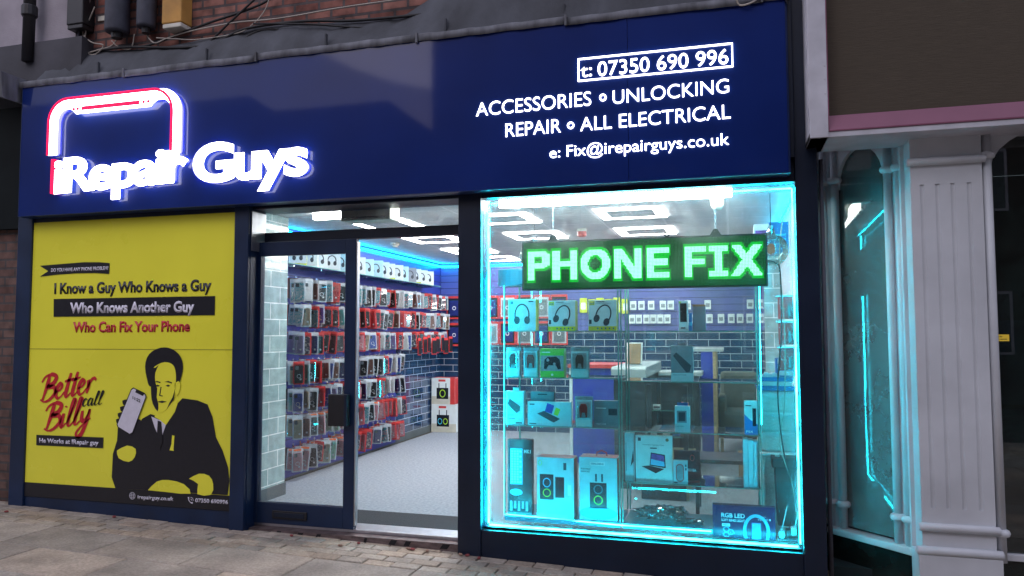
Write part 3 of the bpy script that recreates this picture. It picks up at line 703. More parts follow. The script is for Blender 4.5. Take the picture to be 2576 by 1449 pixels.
T('DO YOU HAVE ANY PHONE PROBLEM?', r4(462, 772), r4(980, 752), 9, 'inkwhite', 2, bold=.03)
T('I Know a Guy Who Knows a Guy', r4(490, 968), r4(1912, 940), 27, 'inkblack', 1, bold=.035)
poly4([r4(*p) for p in ((488, 1017), (1948, 990), (1944, 1163), (486, 1178))], 'inkblack')
T('Who Knows Another Guy', r4(632, 1142), r4(1758, 1132), 26, 'inkwhite', 2, bold=.04)
T('Who Can Fix Your Phone', r4(660, 1316), r4(1718, 1308), 26, 'inkred', 1, bold=.035)
SC = {'B': (.75, [[(.36, 1.02), (.28, .6), (.12, .02)], [(-.02, .78), (.12, .98), (.45, 1.06), (.72, .92), (.62, .68), (.34, .55), (.66, .50), (.74, .24), (.50, .0), (.22, -.06), (.0, .06)]]),
 'e': (.47, [[(.04, .26), (.26, .34), (.36, .50), (.26, .60), (.10, .46), (.06, .16), (.18, .0), (.34, .05), (.50, .22)]]),
 't': (.36, [[(.28, .98), (.18, .5), (.12, .12), (.20, .0), (.38, .14)], [(.0, .66), (.22, .68), (.46, .74)]]),
 'r': (.5, [[(.08, .56), (.12, .3), (.06, .0)], [(.08, .2), (.2, .48), (.36, .60), (.50, .50)]]),
 'i': (.32, [[(.14, .56), (.08, .2), (.12, .0), (.30, .14)], [(.20, .80), (.23, .86)]]),
 'l': (.33, [[(.02, .12), (.22, .6), (.34, .98), (.26, 1.06), (.16, .7), (.08, .16), (.16, .0), (.34, .14)]]),
 'y': (.5, [[(.08, .54), (.08, .22), (.20, .10), (.34, .28), (.44, .56)], [(.44, .56), (.36, .1), (.18, -.40), (.0, -.52), (-.10, -.34), (.16, -.06), (.52, .18)]]),
 'c': (.40, [[(.36, .46), (.24, .58), (.08, .40), (.06, .12), (.18, .0), (.40, .16)]]),
 'a': (.50, [[(.36, .48), (.22, .58), (.06, .36), (.08, .06), (.22, .06), (.38, .50)], [(.38, .56), (.34, .14), (.40, .02), (.52, .16)]])}
def brush(word, x, y, ux, uy, slope, wd, mat, lay):
    mb = MB()
    for ch in word:
        adv, strokes = SC[ch]
        for st in strokes:
            P = smooth_line([(a, b) for a, b in st], 6); n = len(P); base = len(mb.v)
            for i, (a, b) in enumerate(P):
                ta = Vector(P[min(i+1, n-1)])-Vector(P[max(i-1, 0)]); ta.normalize()
                ww = wd*(.55+.45*math.sin(math.pi*min(1, (i+1)/n*1.15)))*(1.15 if ta.y < 0 else .75)
                nx_, ny_ = -ta.y*ww/2, ta.x*ww/2
                for s_ in (1, -1):
                    px = x+(a+.16*b+s_*nx_)*ux; py = y+slope*(px-x0_)-(b+s_*ny_)*uy
                    q = XZ(*q5((px, py)), YP)
                    mb.v += [(q[0], YP-.001*lay, q[1]), (q[0], YP-.001*lay-.0006, q[1])]
            for i in range(n-1):
                o_ = base+i*4
                for f in ((1, 3, 7, 5), (0, 4, 6, 2), (0, 1, 5, 4), (2, 6, 7, 3)): mb.face([o_+k for k in f])
        x += adv*ux
    return mb.build('lettering', M[mat], po)
x0_ = 240; brush('Better', 240, 405, 112, 140, -.17, .17, 'inkred', 1)
x0_ = 490; brush('call', 490, 436, 76, 76, -.09, .11, 'inkblack', 3)
x0_ = 262; brush('Billy', 262, 578, 122, 142, -.17, .17, 'inkred', 1)
poly4([q5(p) for p in ((218, 606), (618, 622), (616, 686), (217, 668))], 'inkblack')
T('He Works at IRepair guy', q5((234, 652)), q5((588, 668)), 11.5, 'inkwhite', 2, bold=.03)
T('irepairguy.co.uk', q5((822, 988)), q5((1036, 1000)), 10, 'inkwhite', 1, bold=.02)
T('07350 690996', q5((1166, 1008)), q5((1362, 1020)), 10, 'inkwhite', 1, bold=.03)
c = XZ(*q5((791, 970)), YP)
mb = MB(); mb.ring(circ(c[0], c[1], .029, 20), circ(c[0], c[1], .026, 20), YP-.0016, YP-.001); mb.ring(circ(c[0], c[1], .013, 16, .029), circ(c[0], c[1], .010, 16, .026), YP-.0016, YP-.001)
for dz in (-.012, 0, .012): mb.box(c[0]-.026, c[0]+.026, YP-.0018, YP-.0011, c[1]+dz-.0015, c[1]+dz+.0015)
mb.build('globe_icon', M['inkwhite'], po)
c = XZ(*q5((1140, 994)), YP)
mb = MB(); mb.prism(stroke([(c[0]-.022, c[1]+.02), (c[0]-.018, c[1]-.005), (c[0]-.002, c[1]-.022), (c[0]+.018, c[1]-.024)], [.014, .006, .006, .014]), YP-.0016, YP-.001)
mb.prism(stroke([(c[0]-.002, c[1]+.006), (c[0]+.008, c[1]+.002), (c[0]+.01, c[1]-.006)], .004), YP-.0016, YP-.001)
mb.prism(stroke([(c[0]-.002, c[1]+.02), (c[0]+.018, c[1]+.013), (c[0]+.024, c[1]-.006)], .004), YP-.0016, YP-.001); mb.build('phone_icon', M['inkwhite'], po)
# plain suited figure holding a phone (flat print)
def P5(pts, mat, lay, name, par=None, sm=0):
    if sm: pts = smooth_line(list(pts)+[pts[0]], sm)[:-1]
    return poly4([q5(p) for p in pts], mat, lay, name, par)
P5([(690, 925), (668, 860), (675, 720), (700, 640), (705, 560), (745, 540), (830, 545), (850, 510), (900, 482), (930, 492), (1040, 440), (1090, 388), (1180, 400), (1240, 425), (1270, 500), (1290, 620), (1330, 700), (1362, 800), (1370, 880), (1360, 966), (1270, 960), (900, 938), (780, 930)], 'inkblack', 1, 'figure_print')
fg = [o for o in po.children if o.name.startswith('figure_print')][0]
P5([(925, 500), (930, 440), (1060, 400), (1062, 420), (1045, 470), (992, 548), (960, 520)], 'yellow', 2, 'neck_print', fg)
P5([(886, 300), (868, 200), (892, 125), (960, 86), (1030, 94), (1080, 140), (1094, 210), (1072, 300), (1058, 320), (1000, 300), (930, 300), (900, 318)], 'inkblack', 3, 'hair_print', fg, 3)
P5([(905, 300), (902, 235), (930, 196), (985, 172), (1035, 188), (1052, 240), (1050, 320), (1035, 400), (985, 462), (940, 468), (915, 420), (905, 360)], 'yellow', 4, 'face_print', fg, 3)
P5([(905, 300), (900, 215), (932, 205), (950, 190), (930, 235), (930, 290), (942, 330), (938, 380), (948, 420), (944, 466), (915, 420), (905, 360)], 'inkblack', 5, 'feature_print', fg, 2)
P5([(1048, 330), (1040, 395), (1000, 450), (1012, 420), (1034, 380)], 'inkblack', 5, 'feature_print', fg)
P5([(1046, 300), (1068, 285), (1080, 310), (1070, 355), (1050, 368)], 'yellow', 4, 'ear_print', fg, 2)
for e in ([(922, 292), (940, 284), (962, 290), (960, 297), (940, 292)], [(985, 290), (1008, 284), (1030, 292), (1028, 299), (1006, 293)], [(930, 312), (945, 306), (958, 313), (945, 319)], [(992, 312), (1007, 306), (1020, 313), (1006, 319)],
          [(962, 320), (968, 320), (960, 368), (975, 372), (973, 377), (953, 372)], [(940, 408), (970, 402), (1000, 408), (970, 416)]):
    P5(e, 'inkblack', 5, 'feature_print', fg)
P5([(905, 496), (960, 520), (992, 548), (960, 640), (925, 560)], 'inkwhite', 3, 'shirt_print', fg)
P5([(945, 520), (966, 528), (975, 640), (956, 700), (938, 640)], 'inkblack', 5, 'tie_print', fg)
P5([(1030, 608), (1044, 612), (1038, 690), (1040, 702), (1014, 698), (1026, 660)], 'yellow', 3, 'pocket_square_print', fg)
P5([(700, 700), (760, 670), (812, 690), (806, 740), (770, 768), (710, 745)], 'yellow', 3, 'cuff_print', fg, 2)
P5([(885, 936), (940, 884), (1010, 876), (1100, 900), (1140, 958), (1000, 948)], 'yellow', 3, 'hand_print', fg, 2)
P5([(1130, 868), (1190, 838), (1250, 850), (1275, 900), (1262, 964), (1180, 960), (1185, 900)], 'yellow', 3, 'sleeve_print', fg, 2)
for k, (x, y) in enumerate(((742, 410), (728, 448), (714, 486), (704, 522))):
    P5([(x-10, y-8), (x+20, y-16), (x+30, y+10), (x-4, y+18)], 'inkblack', 2, 'finger_print', fg, 2)
P5([(820, 512), (842, 518), (836, 560), (800, 580)], 'inkblack', 2, 'finger_print', fg, 2)
P5([(786, 333), (800, 323), (868, 356), (878, 376), (796, 596), (780, 606), (708, 562), (700, 544)], 'inkblack', 6, 'phone_edge_print', fg)
P5([(790, 338), (802, 330), (866, 362), (873, 378), (794, 590), (778, 599), (712, 558), (706, 544)], 'inkwhite', 7, 'phone_print', fg)
P5([(818, 338), (866, 360), (858, 374), (812, 352)], 'inkblack', 8, 'notch_print', fg)
textV('11:22', q5((792, 392)), q5((838, 414)), 8, YP-.009, M['inkblack'], fg, depth=.0006, bold=.02, name='phone_clock')
# ================================================================== LED sign
ls = root('led_sign', (-.6, .19, 1.98), 'green dot matrix LED sign reading PHONE FIX hanging on chains in the window', 'LED sign')
SX0, SX1, SZ0, SZ1 = -1.445, .249, 1.808, 2.162
def sk(x): return (x-SX0)*.012
mb = MB(); mb.box(SX0, SX1, .19, .24, SZ0, SZ1); mb.box(SX0, SX1, .184, .19, SZ1-.012, SZ1); mb.box(SX0, SX1, .184, .19, SZ0, SZ0+.012); mb.box(SX0, SX0+.012, .184, .19, SZ0+.012, SZ1-.012); mb.box(SX1-.012, SX1, .184, .19, SZ0+.012, SZ1-.012)
mb.build('housing', M['housing'], ls)
MB().box(SX0+.012, SX1-.012, .1875, .1899, SZ0+.012, SZ1-.012).build('screen', M['screen'], ls)
GL = {  # glyphs as unions of convex pieces in a 12 x 18 cell
 'P': [[(0,0),(3.6,0),(3.6,18),(0,18)], [(3,14.6),(9,14.6),(11.5,16),(9,18),(3,18)], [(3,7),(9,7),(11,8.5),(9,10.3),(3,10.3)], [(8.3,8.2),(12,8.8),(12,16.2),(8.3,16.8)]],
 'H': [[(0,0),(3.8,0),(3.8,18),(0,18)], [(9,0),(12.8,0),(12.8,18),(9,18)], [(3,7.6),(10,7.6),(10,10.8),(3,10.8)]],
 'N': [[(0,0),(3.8,0),(3.8,18),(0,18)], [(10.2,0),(14,0),(14,18),(10.2,18)], [(0,18),(4.2,18),(14,0),(9.8,0)]],
 'E': [[(0,0),(3.8,0),(3.8,18),(0,18)], [(3,0),(11.6,0),(11.6,3.4),(3,3.4)], [(3,7.4),(10.8,7.4),(10.8,10.8),(3,10.8)], [(3,14.6),(11.6,14.6),(11.6,18),(3,18)]],
 'F': [[(0,0),(3.8,0),(3.8,18),(0,18)], [(3,7.2),(10.8,7.2),(10.8,10.6),(3,10.6)], [(3,14.6),(11.4,14.6),(11.4,18),(3,18)]],
 'I': [[(0,0),(10,0),(10,3.2),(0,3.2)], [(0,14.8),(10,14.8),(10,18),(0,18)], [(3.1,0),(6.9,0),(6.9,18),(3.1,18)]],
 'X': [[(0,18),(4.6,18),(16,0),(11.4,0)], [(11.4,18),(16,18),(4.6,0),(0,0)]],
}
def inpoly(x, y, p):
    c = False; j = len(p)-1
    for i in range(len(p)):
        if (p[i][1] > y) != (p[j][1] > y) and x < (p[j][0]-p[i][0])*(y-p[i][1])/(p[j][1]-p[i][1])+p[i][0]: c = not c
        j = i
    return c
def glyph(ch, x, y):
    if ch == 'O':
        a = ((x-7.2)/7.4)**2+((y-9)/9.4)**2; b = ((x-7.2)/3.6)**2+((y-9)/5.4)**2
        return a <= 1 and b >= 1
    return any(inpoly(x, y, p) for p in GL[ch])
pit = .0095; nxd = int((SX1-SX0-.03)/pit); nzd = int((SZ1-SZ0-.03)/pit)
def vx(px, z=2): return AY(px, 680, .187).x
lets = [('P', 1330, 12), ('H', 1424, 12.8), ('O', 1532, 14.6), ('N', 1658-1, 14), ('E', 1778-63+0, 11.6)]
spans = [('P', 1978, 2060), ('H', 2073, 2165), ('O', 2178, 2288), ('N', 2302, 2406), ('E', 2424, 2510), ('F', 2570, 2649), ('I', 2659, 2730), ('X', 2741, 2861)]
W_ = {'P': 12, 'H': 12.8, 'O': 14.6, 'N': 14, 'E': 11.6, 'F': 11.4, 'I': 10, 'X': 16}
LZ0, LZ1 = 1.883, 2.093
groups = []
for ch, a, b in spans:
    x0 = AY(a/1.4907, 650, .187).x; x1 = AY(b/1.4907, 650, .187).x
    groups.append((ch, x0, x1))
dim = MB(); spill = MB()
bits = {i: MB() for i in range(len(groups))}
for i in range(nxd):
    for j in range(nzd):
        x = SX0+.02+i*pit; z = SZ0+.02+j*pit; lit = None
        for k, (ch, x0, x1) in enumerate(groups):
            if x0 <= x <= x1 and LZ0 <= z <= LZ1 and glyph(ch, (x-x0)/(x1-x0)*W_[ch], (z-LZ0)/(LZ1-LZ0)*18): lit = k
        mbx = dim if lit is None else bits[lit]
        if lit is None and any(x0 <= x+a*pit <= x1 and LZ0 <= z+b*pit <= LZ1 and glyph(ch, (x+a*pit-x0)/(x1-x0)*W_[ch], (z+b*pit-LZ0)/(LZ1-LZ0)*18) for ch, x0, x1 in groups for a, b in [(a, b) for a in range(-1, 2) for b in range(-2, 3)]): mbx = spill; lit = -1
        h = .0018 if lit is None else .0037; y = .1855
        n = len(mbx.v); mbx.v += [(x-h, y, z-h), (x+h, y, z-h), (x+h, y, z+h), (x-h, y, z+h), (x-h, .1874, z-h), (x+h, .1874, z-h), (x+h, .1874, z+h), (x-h, .1874, z+h)]
        mbx.face([n, n+1, n+2, n+3])
        for q in range(4): r_ = (q+1) % 4; mbx.face([n+q, n+4+q, n+4+r_, n+r_])
dim.build('unlit_dots', M['dim'], ls); spill.build('letter_glow_dots', M['dot_spill'], ls)  # dots beside the letters emit faintly, standing in for glow bleed
for k in bits: bits[k].build('lit_letter', M['dot'], ls)
for cx in (-1.22, -.083):
    MB().prism([(cx-.04, SZ1), (cx+.04, SZ1), (cx+.012, SZ1+.045), (cx-.012, SZ1+.045)], .205, .225).build('bracket', M['blackpl'], ls)
    mb = MB(); z = SZ1+.04; k = 0
    while z < 2.47:
        mb.tube([(cx+(.006*math.cos(a) if k % 2 else 0), .215+(0 if k % 2 else .006*math.cos(a)), z+.013+.013*math.sin(a)) for a in [q*math.pi/4 for q in range(8)]], .0022, 5, True); z += .0215; k += 1
    mb.build('chain', M['alu'], ls)
for cx in (-.41,):
    MB().ring(circ(cx, SZ1+.02, .02, 12), circ(cx, SZ1+.02, .011, 12), .21, .22).build('hanging_eye', M['blackpl'], ls)
tag(MB().tube(smooth_line([(.25, .21, 1.98), (.30, .22, 1.965), (.33, .25, 1.90), (.33, .26, 1.5), (.30, .3, 1.1), (.33, .3, .7), (.39, .25, .45), (.36, .2, .25)], 8), .005, 6).build('cable', M['cabdark'], smooth=True), 'black cable falling from the LED sign beside the drawers to the sockets', 'cable')
tag(MB().tube(smooth_line([(.37, .5, 2.3), (.34, .45, 2.0), (.36, .4, 1.5), (.35, .45, 1.0), (.31, .4, .75), (.38, .35, .5), (.40, .3, .3)], 8), .004, 6).build('cable', M['cabwhite'], smooth=True), 'pale cable hanging at the right side of the display window', 'cable')

# globe pendants
def globe(cx, cy, cz, r, lab):
    t = root('globe_pendant', (cx, cy, cz), lab, 'pendant light')
    MB().lathe(cx, cy, [(r*math.sin(a), cz-r*math.cos(a)) for a in [R(28+q*11) for q in range(14)]], 28).build('glass_globe', M['globe'], t, smooth=True)
    MB().lathe(cx, cy, [(.03, cz+r-.006), (.028, cz+r+.02), (.012, cz+r+.06)], 14).build('cap', M['chrome'], t, smooth=True)
    MB().lathe(cx, cy, [(.003, cz+r+.06), (.003, CZ-.01)], 6).build('cord', M['blackpl'], t)
    MB().sphere((cx, cy, cz+.01), .03, 12, 8, 1.3).build('bulb', M['bulb'], t, smooth=True)
    MB().lathe(cx, cy, [(.045, CZ-.03), (.05, CZ-.002)], 14).build('ceiling_rose', M['cream'], t)
globe(-1.46, .60, 2.10, .115, 'clear glass globe pendant half hidden behind left end of the LED sign')
globe(.285, .42, 2.07, .115, 'clear glass globe pendant at right end of the LED sign')

# ================================================================== glass display cabinets
def cabinet(name, lab, x0, x1, y0, y1, zt, shelves, head=None):
    t = root(name, ((x0+x1)/2, y0, .14), lab, 'display cabinet')
    for z in shelves:
        s = MB().box(x0+.004, x1-.004, y0+.004, y1, z-.006, z).build('glass_shelf', M['shelf'], t)
        MB().box(x0+.004, x1-.004, y0, y0+.0035, z-.006, z).build('shelf_edge', M['shelf_edge'], s)
        for xx in (x0+.02, x1-.02): MB().box(xx-.008, xx+.008, y0-.004, y0+.012, z-.013, z-.0065).build('clip', M['chrome'], s)
    for xx in (x0, x1):
        MB().box(xx-.004, xx+.004, y0+.002, y0+.012, .14, zt).build('post', M['shelf_edge'], t)
        MB().box(xx-.006, xx+.006, y1-.006, y1+.006, .14, zt).build('post', M['shelf_edge'], t)
    MB().box(x0+.01, x1-.01, y1, y1+.004, .14, zt).build('back_glass', M['shelf'], t)
    MB().box(x0, x1, y0-.01, y1, .10, .135).build('base', M['teal_band'], t, bevel=.003)
    return t
CB = .42
c1 = cabinet('glass_cabinet', 'left glass display cabinet with teal header, full of boxed gadgets', -1.65, -.785, CB, .85, 1.88, (1.517, 1.168, .807))
MB().lathe(-1.60, CB+.13, [(.13, 1.865), (.135, 1.87), (.135, 1.985), (.13, 1.99)], 24).build('header', M['teal_band'], c1)
MB().box(-1.60, -.75, CB+.01, CB+.25, 1.88, 1.985).build('header', M['teal_band'], c1)
c2 = cabinet('glass_cabinet', 'right glass display cabinet with sparse boxed gadgets on four shelves', -.765, .19, CB, .85, 1.88, (1.512, 1.152, .793, .428))

# ------------------------------------------------------------------ printed boxes
def carton(name, lab, cat, x0, x1, z0, z1, y0, d, mat, side=None, group=None, rz=0, bev=.002):
    t = root(name, ((x0+x1)/2, y0, z0), lab, cat, group)
    MB().box(x0, x1, y0, y0+d, z0+.0006, z1).build('carton', M[mat], t, bevel=bev)
    if side:
        MB().box(x1+.0003, x1+.0012, y0+.002, y0+d-.002, z0+.003, z1-.003).build('side_print', M[side], t)
        MB().box(x0+.003, x1-.003, y0+.002, y0+d-.002, z1+.0003, z1+.0012).build('top_print', M[side], t)
    t['_b'] = (x0, x1, z0, z1, y0); return t
def dec(t, shape, u0, u1, v0, v1, mat, name='print', lay=1):
    """flat print on the front of carton t; u, v in 0..1"""
    x0, x1, z0, z1, y0 = t['_b']; X = lambda u: x0+(x1-x0)*u; Z = lambda v: z0+(z1-z0)*v
    ya, yb = y0-.0004*lay-.0004, y0-.0004*lay
    m = MB()
    if shape == 'box': m.box(X(u0), X(u1), ya, yb, Z(v0), Z(v1))
    elif shape == 'oval': m.prism(circ((X(u0)+X(u1))/2, (Z(v0)+Z(v1))/2, (X(u1)-X(u0))/2, 20, (Z(v1)-Z(v0))/2), ya, yb)
    elif shape == 'ring': 
        cx, cz, rx, rz = (X(u0)+X(u1))/2, (Z(v0)+Z(v1))/2, (X(u1)-X(u0))/2, (Z(v1)-Z(v0))/2
        m.ring(circ(cx, cz, rx, 24, rz), circ(cx, cz, rx*.78, 24, rz*.78), ya, yb)
    elif shape == 'poly': m.prism([(X(a), Z(b)) for a, b in u0], ya, yb)
    return m.build(name, M[mat], t)
def lab(t, s, u0, u1, v, cap, mat, lay=1, bold=.0, **k):
    x0, x1, z0, z1, y0 = t['_b']
    return text(s, x0+(x1-x0)*u0, x0+(x1-x0)*u1, z0+(z1-z0)*v, (z1-z0)*cap, y0-.0004*lay, M[mat], t, depth=.0004, bold=bold, **k)
def headphones(t, cx, cv, r, mat='ink', tilt=0):
    x0, x1, z0, z1, y0 = t['_b']; w = x1-x0; h = z1-z0
    X = x0+w*cx; Z = z0+h*cv; rr = w*r; ca, sa = math.cos(tilt), math.sin(tilt)
    rot = lambda p: (X+(p[0]*ca-p[1]*sa), Z+(p[0]*sa+p[1]*ca))
    pts = [rot((rr*math.cos(a)*.85, rr*1.25*math.sin(a))) for a in [R(-25+q*230/14) for q in range(15)]]
    MB().prism(stroke(pts, rr*.16), y0-.0010, y0-.0004).build('headphone_print', M[mat], t)
    for s_ in (-1, 1):
        MB().prism([rot((s_*rr*.62+a, -rr*.62+b)) for a, b in circ(0, 0, rr*.36, 16, rr*.46)], y0-.0014, y0-.0008).build('ear_cup_print', M[mat], t)
y0 = CB+.03
t = carton('headphone_box', 'bright aqua headphone box on the top shelf of the left cabinet', 'box', -1.628, -1.412, 1.517, 1.758, y0, .09, 'boxaqua', 'boxlime')
headphones(t, .5, .5, .3); dec(t, 'box', .07, .18, .84, .93, 'inkteal'); dec(t, 'box', .74, .92, .90, .94, 'ink'); dec(t, 'ring', .06, .16, .08, .18, 'inkteal')
for k, (a, b, w) in enumerate(((-1.315, -1.108, 'left'), (-1.008, -.80, 'right'))):
    t = carton('headphone_box', 'lime banded wireless headphone box, %s one of the pair on the top shelf' % w, 'box', a, b, 1.517, 1.742, y0, .09, 'boxaqua', 'boxlime', 'lime banded headphone boxes')
    dec(t, 'box', .0, 1, .0, .14, 'boxlime'); dec(t, 'box', .03, .22, .84, .97, 'boxlime'); lab(t, 'budi', .05, .20, .87, .07, 'inkteal', 2, .03)
    lab(t, 'WIRELESS', .28, .58, .93, .04, 'ink', 1, .03); lab(t, 'STEREO HEADPHONES', .28, .82, .88, .022, 'ink'); headphones(t, .53, .50, .3, 'ink', -.35); dec(t, 'box', .02, .11, .22, .36, 'ink')
    for q in range(5): dec(t, 'oval', .3+q*.14, .36+q*.14, .04, .1, 'inkteal', lay=2)
def clam(x0, x1, z0, lab_, mat2, d=.07, h=.222):
    t = root('blister_pack', ((x0+x1)/2, y0, z0), lab_, 'blister pack')
    MB().box(x0+.008, x1-.008, y0+.008, y0+d, z0+.001, z0+h*.88).build('insert_card', M['boxaqua'], t)
    MB().box(x0, x1, y0+.03, y0+.034, z0+.0006, z0+h).build('backing', M['inkgrey'], t, bevel=.001)
    MB().box(x0+.02, x1-.02, y0-.005, y0+.007, z0+h*.3, z0+h*.82).build('bubble', M['film'], t, bevel=.006)
    mb = MB(); cx = (x0+x1)/2; cz = z0+h*.56
    mb.prism([(cx-.028, cz-.05), (cx-.018, cz-.06), (cx-.01, cz-.02), (cx+.01, cz-.02), (cx+.018, cz-.06), (cx+.028, cz-.05), (cx+.03, cz+.02), (cx+.018, cz+.045), (cx-.018, cz+.045), (cx-.03, cz+.02)], y0-.001, y0+.0075)
    mb.build('gamepad', M[mat2], t, bevel=.003)
    MB().box(x0+.012, x1-.012, y0+.006, y0+.0078, z0+.006, z0+h*.24).build('label_print', M['boxwhite'], t)
clam(-1.652, -1.535, 1.168, 'blister pack with dark gadget, leftmost on the second shelf of left cabinet', 'ink')
clam(-1.517, -1.395, 1.168, 'blister pack with dark red game controller on the second shelf', 'boxred')
clam(-1.150, -1.008, 1.168, 'blister pack with camouflage green controller beside the green box, right side', 'khaki')
clam(-1.120, -.985, .807, 'blister pack with red controller on the third shelf of left cabinet', 'boxred')
t = carton('controller_box', 'bright green game controller box on the second shelf', 'box', -1.378, -1.195, 1.168, 1.382, y0, .08, 'boxgreen')
dec(t, 'box', .02, .98, .22, .76, 'inkgrey'); dec(t, 'poly', [(.15, .3), (.25, .28), (.35, .42), (.65, .42), (.75, .28), (.87, .3), (.82, .62), (.68, .72), (.32, .72), (.18, .62)], 0, 0, 0, 'boxblack', lay=2)
dec(t, 'oval', .26, .38, .55, .66, 'inkgrey', lay=3); dec(t, 'oval', .54, .65, .42, .52, 'inkgrey', lay=3); dec(t, 'oval', .45, .55, .05, .13, 'boxwhite'); dec(t, 'box', .06, .42, .86, .89, 'inkwh')
t = carton('power_bank_box', 'pale aqua hanging box with grey power bank, left of third shelf', 'box', -1.648, -1.508, .807, 1.06, y0, .06, 'boxaqua')
dec(t, 'poly', [(.05, .62), (.2, .78), (.8, .55), (.78, .42), (.6, .35)], 0, 0, 0, 'ink'); dec(t, 'box', .08, .5, .16, .2, 'inkgrey'); lab(t, 'W09', .1, .42, .26, .06, 'inkteal'); dec(t, 'box', .55, .9, .04, .08, 'ink')
MB().box(-1.60, -1.555, y0+.028, y0+.032, 1.06, 1.085).build('hang_tab', M['boxaqua'], t)
t = carton('keyboard_box', 'wide aqua box with folding keyboard picture on the third shelf', 'box', -1.478, -1.145, .807, .985, y0, .045, 'boxaqua')
dec(t, 'poly', [(.22, .5), (.38, .62), (.75, .3), (.6, .14)], 0, 0, 0, 'ink'); dec(t, 'poly', [(.4, .6), (.46, .95), (.62, .85), (.56, .5)], 0, 0, 0, 'desk_blue', lay=2); dec(t, 'poly', [(.6, .48), (.66, .78), (.76, .7), (.7, .42)], 0, 0, 0, 'boxlime', lay=2); dec(t, 'box', .04, .2, .06, .1, 'ink'); dec(t, 'box', .05, .16, .86, .91, 'ink')
t = carton('flat_box', 'plain grey white box standing behind the wide keyboard box', 'box', -1.470, -1.285, .807, 1.055, y0+.06, .04, 'boxgrey')
dec(t, 'box', .3, .7, .9, .94, 'ink'); dec(t, 'box', .05, .95, .80, .82, 'inkgrey')
t = carton('flat_box', 'pale grey printed box lying behind the glass at right of third shelf', 'box', -.985, -.80, .807, .998, y0+.05, .05, 'boxgrey')
dec(t, 'box', .6, .95, .45, .7, 'ink'); lab(t, 'TABLET CASE', .08, .5, .08, .06, 'inkwh'); dec(t, 'box', .1, .5, .7, .73, 'inkwh')
t = carton('keyboard_box', 'tall black boxed gaming keyboard standing on the cabinet floor', 'box', -1.642, -1.452, .135, .695, y0+.02, .06, 'boxblack', 'boxblack')
dec(t, 'box', .12, .62, .40, .88, 'inkcyan'); dec(t, 'oval', .1, .62, .25, .34, 'inkcyan'); lab(t, 'MK1', .68, .95, .82, .05, 'inkwh', bold=.02)
for q in range(13):
    for r_ in range(4): dec(t, 'box', .15+r_*.115, .23+r_*.115, .42+q*.034, .444+q*.034, 'boxwhite', 'key_print', 2) if q % 2 == 0 or r_ < 3 else None
for q in range(5): dec(t, 'box', .1+.16*q, .2+.16*q, .05+.03*(q % 2), .18, 'inkgrey')
t = carton('speaker_box', 'red sided speaker box with two glowing rings printed, left one on the cabinet floor', 'box', -1.405, -1.125, .135, .575, y0-.01, .14, 'boxaqua', 'boxred', 'red topped speaker boxes')
dec(t, 'box', .08, .45, .30, .72, 'boxblack'); dec(t, 'ring', .16, .38, .50, .66, 'inkcyan', lay=2); dec(t, 'ring', .16, .38, .34, .48, 'inklime', lay=2); dec(t, 'box', .50, .74, .34, .68, 'boxblack'); dec(t, 'ring', .03, .14, .86, .95, 'inklime')
dec(t, 'box', .72, .80, .80, .92, 'ink'); lab(t, 'VEN-DENS', .06, .3, .93, .02, 'inkwh'); dec(t, 'box', .83, .93, .38, .56, 'inkwh')
t = carton('speaker_box', 'red topped karaoke speaker box with carry handle, right one on the cabinet floor', 'box', -1.085, -.805, .135, .590, y0-.01, .16, 'boxaqua', 'boxred', 'red topped speaker boxes')
dec(t, 'box', .28, .72, .20, .60, 'boxblack'); dec(t, 'ring', .38, .62, .42, .57, 'inkteal', lay=2); dec(t, 'ring', .38, .62, .25, .40, 'inklime', lay=2); dec(t, 'box', .42, .47, .62, .74, 'ink'); dec(t, 'box', .58, .63, .62, .74, 'ink')
dec(t, 'box', .28, .68, .87, .93, 'inkwh'); lab(t, 'VEN-DENS', .31, .65, .885, .03, 'inkteal', 2, .03); lab(t, 'PORTABLE', .05, .30, .80, .028, 'ink', bold=.02); lab(t, 'KARAOKE', .05, .28, .76, .028, 'ink', bold=.02); dec(t, 'oval', .0, 1, .02, .22, 'inkcyan')
MB().tube([(-.97, y0+.07, .591), (-.965, y0+.07, .615), (-.93, y0+.07, .63), (-.895, y0+.07, .615), (-.89, y0+.07, .591)], .006, 6).build('handle', M['boxred'], t)
# right cabinet
t = carton('phone_box', 'slim tall box with dark phone picture on top shelf of right cabinet', 'box', -.352, -.287, 1.512, 1.728, y0, .04, 'boxaqua')
dec(t, 'box', .15, .85, .30, .92, 'boxblack'); dec(t, 'box', .2, .7, .08, .12, 'ink'); dec(t, 'oval', .05, .25, .92, .98, 'inklime')
t = carton('small_box', 'little blue box between the slim phone box and grey sleeve', 'box', -.283, -.260, 1.512, 1.64, y0, .03, 'boxblue')
dec(t, 'box', .1, .9, .3, .5, 'inkcyan')
t = carton('accessory_sleeve', 'translucent grey brown sleeve leaning on top shelf of right cabinet', 'sleeve', -.256, -.165, 1.512, 1.700, y0+.02, .012, 'boxgrey')
dec(t, 'box', .0, 1, .93, 1, 'boxbrown')
t = carton('adapter_box', 'grey hanging box with adapter picture on second shelf of right cabinet', 'box', -.412, -.258, 1.152, 1.405, y0, .06, 'boxgrey', 'boxaqua')
dec(t, 'poly', [(.1, .72), (.25, .82), (.92, .45), (.85, .28), (.7, .25)], 0, 0, 0, 'ink'); dec(t, 'box', .0, 1, .0, .24, 'boxaqua'); lab(t, 'ADAPTER', .08, .7, .17, .03, 'ink', 2)
MB().box(-.36, -.31, y0+.028, y0+.032, 1.405, 1.43).build('hang_tab', M['boxgrey'], t)
t = carton('phone_case_box', 'aqua hanging box with dark window on third shelf of right cabinet', 'box', -.390, -.285, .793, .978, y0, .05, 'boxaqua')
